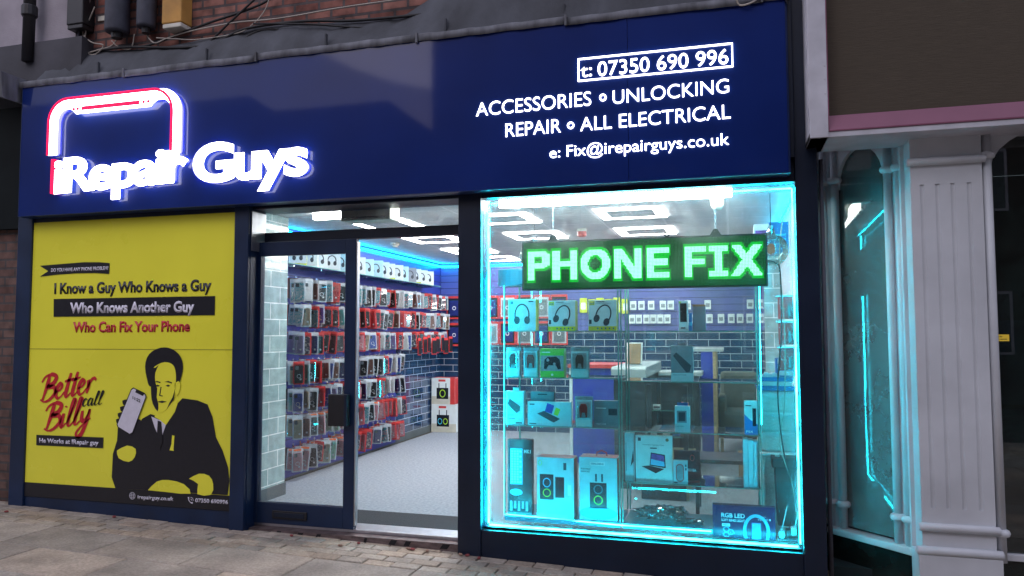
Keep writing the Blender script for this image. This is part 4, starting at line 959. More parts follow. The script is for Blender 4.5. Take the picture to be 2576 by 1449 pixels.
dec(t, 'box', .14, .78, .36, .82, 'boxgrey'); dec(t, 'box', .24, .68, .42, .76, 'ink', lay=2); lab(t, 'PORTABLE', .1, .6, .2, .05, 'inkteal')
MB().box(-.375, -.30, y0+.023, y0+.027, .979, 1.0).build('hang_tab', M['boxblue'], t)
t = carton('console_game_box', 'white and blue console accessory box marked PS4 at right end of third shelf', 'box', .085, .172, .793, 1.025, y0, .05, 'boxwhite')
dec(t, 'poly', [(0, 0), (1, 0), (1, .3), (.4, .45), (0, .6)], 0, 0, 0, 'boxblue'); lab(t, 'PS4', .12, .62, .05, .07, 'inkwh', 2, .02); dec(t, 'box', .62, .9, .25, .78, 'boxblack', lay=2); dec(t, 'box', .1, .55, .84, .87, 'ink')
t = carton('keyboard_case_box', 'large pale box reading Protective Keyboard Case on lowest shelf of right cabinet', 'box', -.672, -.412, .428, .762, y0, .04, 'boxwhite')
lab(t, 'Protective Keyboard Case', .2, .78, .79, .028, 'ink'); dec(t, 'box', .4, .58, .72, .745, 'ink'); dec(t, 'box', .07, .15, .88, .95, 'ink'); dec(t, 'oval', .82, .91, .88, .95, 'boxbrown')
dec(t, 'poly', [(.16, .34), (.36, .36), (.78, .30), (.55, .20)], 0, 0, 0, 'boxblack'); dec(t, 'poly', [(.38, .36), (.42, .64), (.80, .60), (.82, .32)], 0, 0, 0, 'boxblack', lay=2); dec(t, 'poly', [(.41, .38), (.44, .62), (.77, .58), (.79, .35)], 0, 0, 0, 'inkpurple', lay=3)
dec(t, 'poly', [(.41, .38), (.42, .5), (.78, .45), (.79, .35)], 0, 0, 0, 'inkcyan', lay=4)
for q in range(4): dec(t, 'ring', .22+q*.17, .28+q*.17, .06, .1, 'inkgrey')
MB().box(-.565, -.52, y0+.018, y0+.022, .763, .785).build('hang_tab', M['boxwhite'], t)
t = carton('accessory_box', 'narrow aqua box seen edge on, left end of lowest shelf in right cabinet', 'box', -.752, -.685, .428, .772, y0+.02, .05, 'boxaqua'); dec(t, 'poly', [(.6, .3), (.95, .42), (.9, .65)], 0, 0, 0, 'ink'); dec(t, 'box', .1, .16, .2, .8, 'inkteal')
t = carton('mouse_box', 'small aqua box with round ended red grey mouse picture on lowest shelf', 'box', -.407, -.308, .428, .592, y0-.005, .05, 'boxaqua')
x0b, x1b, z0b, z1b, yb = t['_b']; MB().prism(rrect(-.388, -.332, .445, .57, .026), yb-.0008, yb-.0004).build('mouse_print', M['boxred'], t); MB().prism(rrect(-.382, -.338, .452, .563, .021), yb-.0012, yb-.0008).build('mouse_print', M['inkgrey'], t)
dec(t, 'box', .84, .94, .6, .7, 'ink'); dec(t, 'box', .84, .94, .75, .85, 'ink'); dec(t, 'box', .05, .3, .04, .08, 'ink')
t = carton('keyboard_box', 'dark red black keyboard box leaning behind the mouse box', 'box', -.405, -.225, .428, .655, y0+.06, .03, 'boxblack')
lab(t, 'K618A', .52, .86, .36, .09, 'inkwh', bold=.02); dec(t, 'ring', .62, .8, .68, .88, 'boxred'); dec(t, 'box', 0, 1, .0, .08, 'boxred')
for k in range(3):
    carton('slim_box', ('left', 'middle', 'right')[k]+' one of three slim white boxes upright on the lowest shelf', 'box', .072+k*.034, .104+k*.034, .428, .760-.008*k, y0+.003*k, .12, 'boxaqua', None, 'slim white upright boxes')
t = carton('ring_light_box', 'black and blue box reading RGB LED SOFT RING LIGHT on the window sill', 'box', -.135, .262, .14, .352, .20, .07, 'ringbox')
# the box stands below sill level: extend its front downwards
t['_b'] = (-.135, .262, .03, .352, .20)
lab(t, 'RGB LED', .14, .52, .76, .09, 'inkwh', bold=.03); lab(t, 'SOFT RING LIGHT', .14, .52, .68, .05, 'inkwh', bold=.03); dec(t, 'box', .15, .28, .575, .635, 'inkwh'); lab(t, 'MJ36', .17, .26, .59, .03, 'ink', 2)
lab(t, 'Made in China', .72, .86, .80, .02, 'inkwh'); lab(t, 'F C CE', .73, .84, .73, .04, 'inkwh', bold=.02); dec(t, 'ring', .86, .89, .735, .775, 'inkwh'); dec(t, 'box', .905, .925, .735, .775, 'inkwh')
for q in range(5): dec(t, 'ring', .17+(q % 2)*.07, .27+(q % 2)*.07, .46-q*.052, .57-q*.052, 'inkcyan') if .46-q*.052 > .35 else None
x0b, x1b, z0b, z1b, yb = t['_b']; cx = x0b+.7*(x1b-x0b)
arc = [(cx+.075*math.cos(a), .195+.1*math.sin(a)) for a in [R(-30+q*15) for q in range(17)]]
MB().prism(stroke(arc, .02), yb-.0009, yb-.0004).build('ring_print', M['inkcyan'], t)
MB().prism(rrect(cx-.03, cx+.03, .143, .25, .006), yb-.0009, yb-.0004).build('phone_print', M['boxblue'], t)
MB().prism(rrect(cx-.026, cx+.026, .147, .246, .005), yb-.0013, yb-.0009).build('phone_screen_print', M['inkcyan'], t)
# crumpled wrap on the cabinet base
def crumple(cx, cy, cz, lx, ly, lz, mat, name, lab_, cat):
    bm = bmesh.new(); bmesh.ops.create_icosphere(bm, subdivisions=4, radius=1)
    from mathutils import noise
    for v in bm.verts:
        p = v.co.copy(); n1 = abs(noise.noise(p*3.1))+.6*abs(noise.noise(p*7.3)); f = .75+.6*n1
        v.co = Vector((cx+p.x*lx*f, cy+p.y*ly*f, cz+max(-.6, p.z)*lz*f))
    me = bpy.data.meshes.new(name); bm.to_mesh(me); bm.free(); me.materials.append(mat)
    o = bpy.data.objects.new(name, me); COL.objects.link(o); return tag(o, lab_, cat)
crumple(-.50, .60, .185, .19, .10, .05, M['wrap'], 'plastic_wrap', 'crumpled clear plastic wrapping lying on the base of right cabinet', 'plastic wrap')
crumple(-.30, .52, .155, .10, .05, .02, M['wrap'], 'plastic_wrap', 'small flat scrap of clear plastic beside the ring light box', 'plastic wrap')
# right-hand corner: drawers, hamper, black box, blue crates, hanging red packs, sockets
dw = root('drawer_tower', (.33, 1.0, .62), 'white rattan plastic drawer tower with three drawers', 'drawers')
MB().box(.195, .465, 1.0, 1.35, .60, 1.055).build('carcass', M['rattan'], dw, bevel=.006)
for k in range(3):
    z = .612+k*.148; d = MB().box(.205, .455, .985, .999, z, z+.135).build('drawer', M['rattan'], dw, bevel=.006)
    mb = MB(); mb.prism([(.215, z+.132), (.445, z+.132), (.41, z+.108), (.33, z+.100), (.25, z+.108)], .972, .984); mb.build('handle_lip', M['boxwhite'], d, bevel=.003)
hp = root('laundry_hamper', (.32, .95, .0), 'pale rattan plastic hamper with rounded lid under the drawer tower', 'hamper')
m2 = MB(); m2.prism(rrect(.195, .455, .92, 1.25, .04), .0, .57, 'z'); m2.build('basket', M['rattan'], hp)
m2 = MB(); m2.prism(rrect(.19, .46, .915, 1.255, .045), .571, .60, 'z'); m2.build('lid', M['boxwhite'], hp, bevel=.01)
bk = root('black_bin', (.36, .68, .14), 'tall black plastic box with open top beside the hamper', 'bin')
MB().prism([(.30, .14), (.42, .14), (.435, .56), (.285, .56)], .62, .78).build('body', M['blackpl'], bk, bevel=.006)
mb = MB(); mb.box(.268, .445, .605, .795, .545, .61); mb.build('rim', M['blackpl'], bk, bevel=.005)
MB().sphere((.31, .70, .615), .018, 10, 6).build('crumpled_litter', M['boxwhite'], bk)
for k, (a, b, z, h, mt, nm) in enumerate(((.19, .46, 1.06, .035, 'boxblue', 'flat blue crate lowest of the stack on the drawers'), (.20, .44, 1.097, .03, 'boxwhite', 'white tray in the middle of the stack on the drawers'), (.21, .45, 1.13, .03, 'boxblue', 'upper blue tray on the stack above the drawers'))):
    t = root('tray', ((a+b)/2, 1.0, z), nm, 'tray'); MB().box(a, b, .98, 1.25, z, z+h*.6).build('body', M[mt], t, bevel=.003); MB().box(a-.005, b+.005, .975, 1.255, z+h*.6, z+h).build('rim', M[mt], t, bevel=.002)
t = root('organiser', (.40, 1.1, 1.17), 'blue and white small parts organiser beside the tiled column', 'organiser')
MB().box(.335, .47, 1.05, 1.25, 1.165, 1.30).build('frame', M['boxblue'], t, bevel=.003)
for k in range(3): MB().box(.345, .46, 1.043, 1.049, 1.172+k*.043, 1.208+k*.043).build('drawer', M['boxwhite'], t, bevel=.002)
for k in range(3):
    t = root('paper_bundle', (.28, 1.0, 1.16), ('crumpled white paper heap on the blue trays', 'small folded white leaflet on the blue trays', 'thin white envelope leaning on the organiser')[k], 'paper')
    x = .22+.05*k; m2 = MB(); m2.prism([(x, 1.161), (x+.09, 1.161+.002*k), (x+.08, 1.18+.01*k), (x+.03, 1.20-.01*k)], 1.0+.05*k, 1.04+.05*k); m2.build('sheet', M['boxwhite'], t)
k = 0
for zi, z in enumerate((1.60, 1.41, 1.22)):
    for q in range(4):
        x = .345+q*.028; yy = .85+q*.03
        t = root('red_phone_pack', (x, yy, z+.17), 'red backed phone pack, %s in the %s cluster by the window edge' % (('first', 'second', 'third', 'last')[q], ('top', 'middle', 'bottom')[zi]), 'phone pack', 'red packs by the window edge')
        MB().prism(rrect(x, x+.07, z, z+.165, .006), yy, yy+.004).build('card', M['boxred'], t); MB().box(x+.01, x+.06, yy-.006, yy-.0005, z+.02, z+.10).build('case', M['boxgrey' if q % 2 else 'boxred'], t, bevel=.002)
        MB().box(x+.018, x+.052, yy-.008, yy-.0065, z+.075, z+.08).build('label_print', M['boxwhite'], t)
t = root('hook_rail', (.42, .84, 1.78), 'chrome rail with hooks above the red packs by the window edge', 'rail')
for z in (1.585+.185, 1.395+.185, 1.205+.185): MB().tube([(.33, .845, z), (.49, .845, z)], .005, 6).build('bar', M['chrome'], t)
for k, (x, lb, mt) in enumerate(((.30, 'white plug adapter on the window floor by the ring light box', 'boxwhite'), (.345, 'black plug in the extension socket', 'blackpl'), (.375, 'second white plug by the window corner', 'boxwhite'))):
    t = root('power_plug', (x, .24, .15), lb, 'plug'); MB().box(x-.018, x+.018, .22, .27, .155+.012*k, .20+.014*k).build('body', M[mt], t, bevel=.006); MB().tube([(x, .235, .2+.014*k), (x+.01, .23, .24), (x+.04, .25, .36)], .003, 6).build('lead', M[mt], t)
t = root('extension_socket', (.34, .22, .145), 'grey extension socket block lying at right of the window floor', 'extension lead'); MB().box(.28, .40, .20, .27, .142, .155).build('body', M['greypl'], t, bevel=.003); MB().box(.29, .30, .195, .199, .145, .152).build('switch', M['boxred'], t)
t = root('gift_bag', (.2, .9, 2.1), 'blue and white patterned carton high behind the globe pendant at right', 'box')
MB().box(.19, .30, .95, 1.15, 2.12, 2.33).build('carton', M['boxwhite'], t, bevel=.004); MB().box(.30, .44, .95, 1.15, 2.10, 2.34).build('carton_side', M['boxblue'], t)
MB().box(.20, .29, .946, .949, 2.14, 2.28).build('print', M['inkpurple'], t)
for q in range(4): MB().box(.32, .42, .946, .949, 2.13+q*.035, 2.142+q*.035).build('print', M['inkcyan'], t)

# ================================================================== back of shop
ct = root('service_counter', (-.65, 2.7, 0), 'black reception counter with deep sloping white top in the middle of the shop', 'counter')
MB().prism([(2.25, 1.06), (2.25, 1.15), (2.30, 1.17), (3.9, 1.17), (3.9, 1.06)], -1.12, -.78, 'x').build('counter_top', M['desk_white'], ct, bevel=.01)
MB().box(-1.10, -.80, 2.3, 3.88, .0, 1.058).build('front_panel', M['desk_black'], ct)
MB().box(-.78, -.30, 3.5, 3.9, 1.02, 1.07).build('counter_top', M['desk_white'], ct, bevel=.01)
MB().box(-.78, -.34, 3.54, 3.88, .0, 1.018).build('front_panel', M['desk_black'], ct)
gc = root('glass_counter', (-.55, 2.6, 0), 'open black framed glass shelf counter on a pale wooden plinth', 'counter')
for x in (-.76, -.42): 
    for yv in (2.3, 3.3): MB().box(x-.02, x+.02, yv, yv+.04, .26, 1.0).build('post', M['desk_black'], gc)
for z in (.75, .50): 
    s = MB().box(-.74, -.44, 2.32, 3.32, z, z+.006).build('glass_shelf', M['shelf'], gc); MB().box(-.74, -.44, 2.316, 2.3195, z, z+.006).build('shelf_edge', M['shelf_edge'], s)
mb = MB(); mb.box(-.80, -.38, 1.9, 3.4, .22, .25); mb.box(-.80, -.38, 1.9, 3.4, .0, .02)
for yv in (1.9, 2.25, 2.6, 2.95, 3.36): mb.box(-.80, -.38, yv, yv+.03, .021, .219)
mb.build('plinth', M['wood'], gc)
MB().box(-.795, -.40, 1.885, 1.899, .0, .22).build('kick_panel', M['desk_black'], gc)
for k, (x, yv, z, mt, lb) in enumerate(((-.70, 2.4, .757, 'boxwhite', 'tiny white box with red edge on the upper glass shelf of the counter'), (-.62, 2.5, .507, 'boxwhite', 'white box on the lower glass shelf of the counter'), (-.52, 2.45, .507, 'boxblue', 'blue box on the lower glass shelf of the counter'), (-.45, 2.7, .757, 'boxred', 'red box at the right of the glass counter'))):
    t = root('small_box', (x, yv, z), lb, 'box'); MB().box(x-.035, x+.035, yv, yv+.06, z, z+.045).build('carton', M[mt], t, bevel=.002); MB().box(x-.03, x+.03, yv-.002, yv-.0005, z+.01, z+.03).build('label_print', M['ink'], t)
t = root('tablet_stand', (-.93, 2.7, 1.17), 'white tablet on a folding stand standing on the service counter', 'tablet')
m2 = MB(); m2.prism([(2.62, 1.175), (2.64, 1.175), (2.72, 1.40), (2.70, 1.40)], -1.02, -.86, 'x'); m2.build('tablet', M['boxwhite'], t, bevel=.003); m2 = MB(); m2.prism([(2.60, 1.19), (2.617, 1.185), (2.69, 1.385), (2.68, 1.39)], -1.005, -.875, 'x'); m2.build('screen', M['boxbrown'], t)
MB().prism([(2.80, 1.172), (2.83, 1.172), (2.72, 1.38), (2.70, 1.37)], -.95, -.93, 'x').build('stand_leg', M['alu'], t)
t = root('blue_partition', (-.2, 4, 0), 'royal blue counter end panel with pale wooden edge behind the cabinets', 'partition')
MB().box(-.33, -.20, 3.95, 4.0, .0, 1.28).build('panel', M['desk_blue'], t); MB().box(-.199, -.16, 3.95, 5.0, .0, 1.28).build('edge_board', M['wood'], t); MB().box(-.45, -.08, 3.93, 5.1, 1.282, 1.31).build('top_board', M['desk_white'], t)
t = root('blue_partition', (-1.9, 3.5, 0), 'royal blue lower counter panel seen through the left cabinet', 'partition')
MB().box(-1.75, -1.28, 3.5, 3.55, .02, 1.10).build('panel', M['desk_blue'], t); MB().box(-1.80, -.95, 3.45, 4.2, 1.10, 1.14).build('top_board', M['boxred'], t); MB().box(-1.79, -1.755, 3.5, 3.54, .0, 1.098).build('edge_board', M['boxwhite'], t)
MB().box(-1.275, -1.12, 3.52, 3.8, .0, 1.098).build('front_panel', M['desk_black'], t)
so = root('sofa', (.1, 5, 0), 'worn khaki green sofa at the back of the shop', 'sofa')
MB().box(-.14, .34, 4.7, 5.5, .20, .52).build('seat', M['khaki'], so, bevel=.04); MB().box(-.14, .34, 5.35, 5.7, .45, .98).build('backrest', M['khaki'], so, bevel=.05); MB().box(-.16, -.06, 4.7, 5.6, .2, .7).build('armrest', M['khaki'], so, bevel=.03)
for x in (-.12, .30): MB().box(x-.02, x+.02, 4.75, 4.79, .0, .2).build('leg', M['wood'], so)
t = root('cardboard_box', (.12, 3.0, .02), 'brown cardboard box on the floor in front of the sofa', 'box'); MB().box(.06, .30, 3.0, 3.3, .001, .26).build('carton', M['boxbrown'], t, bevel=.003); MB().box(.17, .19, 2.998, 2.9995, .01, .25).build('tape', M['cream'], t)
t = root('low_stand', (.2, 1.6, 0), 'low black framed stand with grey top behind the right cabinet', 'stand'); MB().box(-.30, .24, 1.30, 1.75, .44, .47).build('top', M['desk_black'], t)
for x in (-.28, .22): 
    for yv in (1.32, 1.71): MB().box(x-.015, x+.015, yv, yv+.03, .0, .438).build('leg', M['desk_black'], t)
for k, (z0, z1, w, lb) in enumerate(((.002, .42, .40, 'lower boxed karaoke speaker on the floor in the back left corner'), (.422, .82, .38, 'upper boxed speaker with red side, stacked in the back left corner'))):
    t = carton('speaker_box', lb, 'box', -4.40, -4.40+w, z0, z1, 5.72, .25, 'boxwhite', 'boxred' if k else None, 'boxed speakers in the back corner')
    dec(t, 'box', 0, 1, 0, .3, 'cream'); dec(t, 'box', .22, .72, .2, .62, 'boxblack', lay=2)
    if k: dec(t, 'ring', .35, .60, .26, .56, 'inklime', lay=3); dec(t, 'box', .8, 1, 0, 1, 'boxred', lay=3)
    else: dec(t, 'ring', .26, .44, .28, .5, 'inkcyan', lay=3); dec(t, 'ring', .48, .66, .28, .5, 'inklime', lay=3)
    dec(t, 'box', .3, .6, .86, .94, 'boxred', lay=2); dec(t, 'box', .3, .34, .62, .8, 'ink', lay=2); dec(t, 'box', .6, .64, .62, .8, 'ink', lay=2)

# ------------------------------------------------------------------ top shelf headphone boxes
ts = root('wall_shelf', (WX, 3.5, 2.13), 'long glass shelf on chrome brackets above the hooks on the left wall', 'shelf')
MB().box(WX+.022, WX+.30, 1.3, 5.4, 2.185, 2.193).build('glass_shelf', M['shelf'], ts); MB().box(WX+.3005, WX+.304, 1.3, 5.4, 2.185, 2.193).build('shelf_edge', M['shelf_edge'], ts)
for k in range(8): MB().box(WX+.02, WX+.27, 1.5+k*.52, 1.515+k*.52, 2.165, 2.184).build('bracket', M['chrome'], ts)
ordn = ['first', 'second', 'third', 'fourth', 'fifth', 'sixth', 'seventh', 'eighth', 'ninth', 'tenth', '11th', '12th', '13th', '14th', '15th', '16th', '17th', '18th', '19th', '20th', '21st', '22nd', '23rd', '24th', '25th', '26th', '27th', '28th', '29th', '30th', '31st', '32nd', '33rd', '34th']
def shelf_box(mat, band=None, ctype=0):
    t = root('headphone_box', (0, 0, 0), 'x', 'box', 'headphone boxes along the high shelf')
    MB().box(-.09, .09, 0, .09, .001, .215).build('carton', M[mat], t, local=True, bevel=.002)
    cx, cz = 0, .115
    pts = [(cx+.045*math.cos(a), cz+.055*math.sin(a)) for a in [R(-20+q*22) for q in range(11)]]
    MB().prism(stroke(pts, .012), -.0012, -.0004).build('headphone_print', M['ink'], t, local=True)
    for s_ in (-1, 1): MB().prism(circ(s_*.034, .085, .019, 12, .026), -.0018, -.0012).build('ear_cup_print', M['ink'], t, local=True)
    if band: MB().box(-.089, .089, -.001, -.0003, .002, .03).build('band_print', M[band], t, local=True); MB().box(.0905, .0912, .002, .088, .003, .21).build('side_print', M[band], t, local=True)
    return done(t)
protoH = [shelf_box('boxwhite'), shelf_box('boxwhite', 'boxlime'), shelf_box('boxaqua'), shelf_box('boxgrey')]
usedH = [0]*4; nH = 0; yv = 1.75
col_w = ['white', 'lime banded white', 'aqua', 'grey']
while yv < 5.2:
    k = rnd.choice([0, 0, 0, 1, 2, 3, 0]); nm = '%s headphone box, %s along the high shelf counting from the tiled pillar' % (col_w[k], ordn[nH])
    loc = (WX+.17+rnd.uniform(-.02, .02), yv, 2.194); rz = R(28+rnd.uniform(-10, 12))
    if not usedH[k]: protoH[k].location = loc; protoH[k].rotation_euler = (0, 0, rz); protoH[k]['label'] = nm; usedH[k] = 1
    else: copy_thing(protoH[k], loc, rz, nm)
    yv += .215; nH += 1
for k in range(4):
    if not usedH[k]:
        for c in list(protoH[k].children): bpy.data.objects.remove(c)
        bpy.data.objects.remove(protoH[k])

# ------------------------------------------------------------------ packs on hooks
CASE = {'black': (.015, .016, .02), 'navy': (.02, .03, .16), 'pink': (.75, .28, .33), 'white': (.78, .78, .80), 'rose brown': (.22, .10, .08), 'blue': (.03, .08, .45), 'grey': (.15, .17, .19), 'aqua': (.12, .42, .42), 'tan': (.42, .30, .20), 'red': (.5, .03, .04), 'lilac': (.32, .22, .5), 'mint': (.35, .6, .42)}
cm0 = {'floral': duo('floral_phone_case', (.6, .25, .3), (.05, .25, .3), 90), 'glitter': duo('glitter_phone_case', (.55, .6, .62), (.1, .4, .5), 160, .12), 'marbled': duo('marbled_phone_case', (.45, .42, .4), (.08, .06, .12), 60)}
cm = {k: pbr(k.replace(' ', '_')+'_phone_case', v, .3, 0, .12, 20) for k, v in CASE.items()}
cm.update(cm0); cardr = pbr('red_pack_card', (.55, .035, .035), .4, 0, .2, 20); cardw = pbr('clear_pack_card', (.52, .56, .62), .25, 0, .25, 12); cardo = pbr('orange_pack_tag', (.8, .16, .04), .4)
def pack(edge, case, magsafe=False, big=1.0):
    t = root('phone_case_pack', (0, 0, 0), 'x', 'phone case pack', 'phone case packs on hooks along the left wall')
    w, h = .112*big, .236*big; cd = {'red': cardr, 'clear': cardw, 'orange': cardw}[edge]
    m2 = MB(); m2.prism(rrect(-w/2, w/2, -h, 0, .007, 3), .0, .004); bag = m2.build('backing_card', cd, t, local=True)
    m2 = MB(); m2.prism(rrect(-.044*big, .044*big, -h+.014, -h+.014+.182*big, .012, 3), -.011, -.0005); c = m2.build('phone_case', cm[case], t, local=True)
    m2 = MB(); m2.prism(rrect(-.038*big, -.004, -h+.150*big, -h+.188*big, .006, 2), -.0135, -.0112); m2.build('camera_bump', M['inkgrey' if case == 'black' else 'ink'], c, local=True)
    if magsafe: MB().ring(circ(0, -h+.085*big, .021, 16), circ(0, -h+.085*big, .017, 16), -.0122, -.0112).build('magnet_ring', M['inkwh'], c, local=True)
    MB().box(.008, .026, -.0125, -.0112, -h+.045, -h+.062).build('price_label', M['inkwh'], t, local=True)
    if edge == 'orange': MB().box(-w*.35, w*.35, -.006, -.0005, -.022, -.004).build('hang_tag', cardo, t, local=True)
    if edge == 'red': MB().box(-w*.45, w*.45, -.014, -.0118, -.020, -.006).build('header', M['boxred'], t, local=True)
    m2 = MB(); m2.box(-w/2+.004, w/2-.004, -.0155, -.0150, -h+.006, -.024); m2.build('clear_window', M['film'], t, local=True)
    return done(t)
protos = [(e, c, pack(e, c, m)) for e, c, m in (('red', 'black', 1), ('red', 'black', 0), ('red', 'pink', 1), ('clear', 'black', 1), ('clear', 'aqua', 0), ('clear', 'white', 1), ('clear', 'rose brown', 0), ('clear', 'navy', 0), ('red', 'grey', 0), ('clear', 'blue', 1), ('clear', 'tan', 0), ('orange', 'pink', 1), ('orange', 'grey', 1), ('orange', 'mint', 0), ('clear', 'lilac', 0), ('red', 'red', 0), ('clear', 'grey', 1), ('clear', 'floral', 0), ('clear', 'glitter', 0), ('red', 'marbled', 0), ('red', 'glitter', 0))]
usedP = [False]*len(protos)
hook = MB(); hook.tube([(0, 0, 0), (.16, 0, .0), (.172, 0, .014)], .003, 5); hook.box(-.002, .004, -.012, .012, -.02, .02)
hk0 = hook.build('hook', M['chrome'], sl, local=True); hkmesh = hk0.data; bpy.data.objects.remove(hk0)
nhk = 0; rest_h = MB(); stuffs = {}
zrows = [(2.075, 6.0), (1.80, 6.0), (1.515, 6.0), (1.215, 4.40), (.935, 4.35), (.655, 4.42), (.335, 4.36)]
rowname = ['top', 'second', 'third', 'fourth', 'fifth', 'sixth', 'bottom']
weights0 = [[4, 4, 2, 3, 3, 2, 1, 1, 2, 1, 0, 0, 0, 0, 1, 2, 1], [5, 4, 2, 3, 1, 1, 3, 1, 3, 1, 3, 0, 0, 0, 1, 2, 3], [4, 3, 2, 4, 2, 2, 4, 1, 2, 1, 3, 0, 0, 0, 2, 1, 3], [3, 3, 1, 5, 1, 1, 3, 4, 1, 4, 1, 0, 0, 0, 0, 1, 2],
           [2, 2, 1, 4, 1, 1, 4, 3, 2, 3, 2, 0, 0, 0, 1, 2, 2], [2, 1, 4, 3, 0, 0, 1, 0, 2, 0, 1, 5, 4, 2, 1, 2, 1], [1, 1, 2, 5, 0, 1, 0, 1, 1, 0, 1, 4, 1, 4, 0, 1, 1]]
weights = [[(0 if j in (8, 16) else min(v, 1) if j == 4 else v+1 if j in (2, 5, 9) else v) for j, v in enumerate(w_)]+([3, 6, 2, 3] if i_w == 0 else [2, 1, 2, 1]) for i_w, w_ in enumerate(weights0)]
slots = []
for ri, (zt_, ye) in enumerate(zrows):
    yv = 1.78; k = 0
    while yv < ye:
        slots.append((ri, k, yv, zt_+rnd.uniform(-.008, .008))); yv += rnd.uniform(.118, .158); k += 1
npk = 0
for (ri, k, yv, zt_) in sorted(slots, key=lambda s: (s[2], s[0])):
    if nhk < 100:
        o = bpy.data.objects.new('hook', hkmesh); COL.objects.link(o); o.parent = sl; o.location = Vector((WX+.02, yv, zt_+.004))-sl.location; nhk += 1
    else:
        n = len(rest_h.v); rest_h.v += [(v.co.x+WX+.02, v.co.y+yv, v.co.z+zt_+.004) for v in hkmesh.vertices]; rest_h.f += [[i+n for i in p.vertices] for p in hkmesh.polygons]; rest_h.mi += [0]*len(hkmesh.polygons)
    if rnd.random() < .02: continue
    base_rz = R(rnd.choice([10, 20, 30, 40, 52])+rnd.uniform(-7, 7)); two = npk < 298 and (yv < 3.9)
    pk = rnd.choices(range(len(protos)), weights[ri])[0]
    nfront = 2 if two else 1
    for q in range(nfront):
        if npk >= 299: break
        if q == 1 and rnd.random() < .5: pk = rnd.choices(range(len(protos)), weights[ri])[0]
        e, c, pr = protos[pk]
        ed = {'red': 'red edged pack', 'clear': 'clear bagged pack', 'orange': 'orange tagged pack'}[e]
        nm = '%s %s case, %s hook from tiled pillar, %s row%s' % ({'red': 'red edged', 'clear': 'bagged', 'orange': 'orange tagged'}[e], c, ordn[k], rowname[ri], ', foremost' if q == 0 and nfront == 2 else (', behind foremost' if q else ''))
        loc = (WX+.165-.055*q, yv+rnd.uniform(-.008, .008)-.0*q, zt_+rnd.uniform(-.006, .006)); rz = base_rz+R(rnd.uniform(-5, 5))
        if not usedP[pk]: pr.location = loc; pr.rotation_euler = (0, 0, rz); pr['label'] = nm; usedP[pk] = True
        else: pr_c = copy_thing(pr, loc, rz, nm); pr_c.rotation_euler = (R(rnd.uniform(-4, 4)), R(rnd.uniform(-6, 6)), rz); pr_c.scale = (rnd.uniform(.9, 1.06), 1, rnd.uniform(.88, 1.06))
        npk += 1
    # the thin packs crowded behind
    ca, sa = math.cos(base_rz), math.sin(base_rz)
    for q in range(rnd.randint(1, 3)):
        key = rnd.choice(['red', 'clear', 'red', 'black', 'tan', 'rose brown']); m2 = stuffs.setdefault(key, MB())
        off = .035+.028*(q+(nfront-1)*1.6); 
        if off > .13: break
        cx, cy = WX+.165-off, yv+rnd.uniform(-.006, .006); h = .215+rnd.uniform(-.012, .008); w = .10
        n = len(m2.v); zt2 = zt_+rnd.uniform(-.006, .006)
        for z in (zt2-h, zt2):
            for a, b in ((-w/2, 0), (w/2, 0), (w/2, .012), (-w/2, .012)): m2.v.append((cx+a*ca-b*sa, cy+a*sa+b*ca, z))
        for qd in ((0, 1, 2, 3), (7, 6, 5, 4), (0, 4, 5, 1), (1, 5, 6, 2), (2, 6, 7, 3), (3, 7, 4, 0)): m2.face([n+i for i in qd])
if rest_h.f: tag(rest_h.build('hooks', M['chrome'], sl), kind='stuff')
allm = MB(); mats = []
for key, m2 in stuffs.items():
    mats.append({'red': cardr, 'clear': cardw}.get(key) or cm[key]); n = len(allm.v); allm.v += m2.v; allm.f += [[i+n for i in f] for f in m2.f]; allm.mi += [len(mats)-1]*len(m2.f)
o = allm.build('packs_behind', mats); tag(o, 'thin phone case packs crowded behind the front ones on every hook', 'phone case packs', kind='stuff')
for i, (e, c, pr) in enumerate(protos):
    if not usedP[i]:
        for ch in list(pr.children_recursive): bpy.data.objects.remove(ch)
        bpy.data.objects.remove(pr)
# large red tablet case packs + small white packs on the back wall
def big_red(case):
    t = root('tablet_case_pack', (0, 0, 0), 'x', 'tablet case pack', 'large red edged packs on the back wall')
    m2 = MB(); m2.ring(rrect(-.13, .13, -.36, 0, .012, 3), rrect(-.11, .11, -.335, -.035, .008, 3), -.006, .004); m2.build('red_frame', M['boxred'], t, local=True)
    MB().box(-.109, .109, -.002, .002, -.334, -.036).build('backing_card', cardw if case == 'clear' else cm['black'], t, local=True)
    MB().box(-.085, .085, -.012, -.0025, -.31, -.07).build('tablet_case', cm['grey'] if case == 'clear' else cm['navy'], t, local=True, bevel=.004)
    MB().ring(circ(0, -.19, .03, 16), circ(0, -.19, .02, 16), -.0135, -.0125).build('magnet_ring', M['inkwh'], t, local=True); return done(t)
pr = {c: big_red(c) for c in ('clear', 'dark')}; u = set()
pos = [(-4.15, 2.08, 'dark'), (-4.15, 1.66, 'dark')]+[(-3.55+.27*i, 2.08, 'clear' if i % 2 else 'dark') for i in range(5)]+[(-3.55+.27*i, 1.68, 'clear' if (i+1) % 2 else 'dark') for i in range(5)]
for i, (x, z, c) in enumerate(pos):
    nm = ('large red edged tablet case pack by the back left corner, %s one' % ('upper' if i == 0 else 'lower')) if i < 2 else '%s tablet pack in red frame, back wall, %s row, %s from left' % ('pale' if c == 'clear' else 'dark', 'upper' if i < 7 else 'lower', ordn[(i-2) % 5])
    if c not in u: pr[c].location = (x, BY-.08, z); pr[c]['label'] = nm; u.add(c)
    else: copy_thing(pr[c], (x, BY-.08, z), 0, nm)
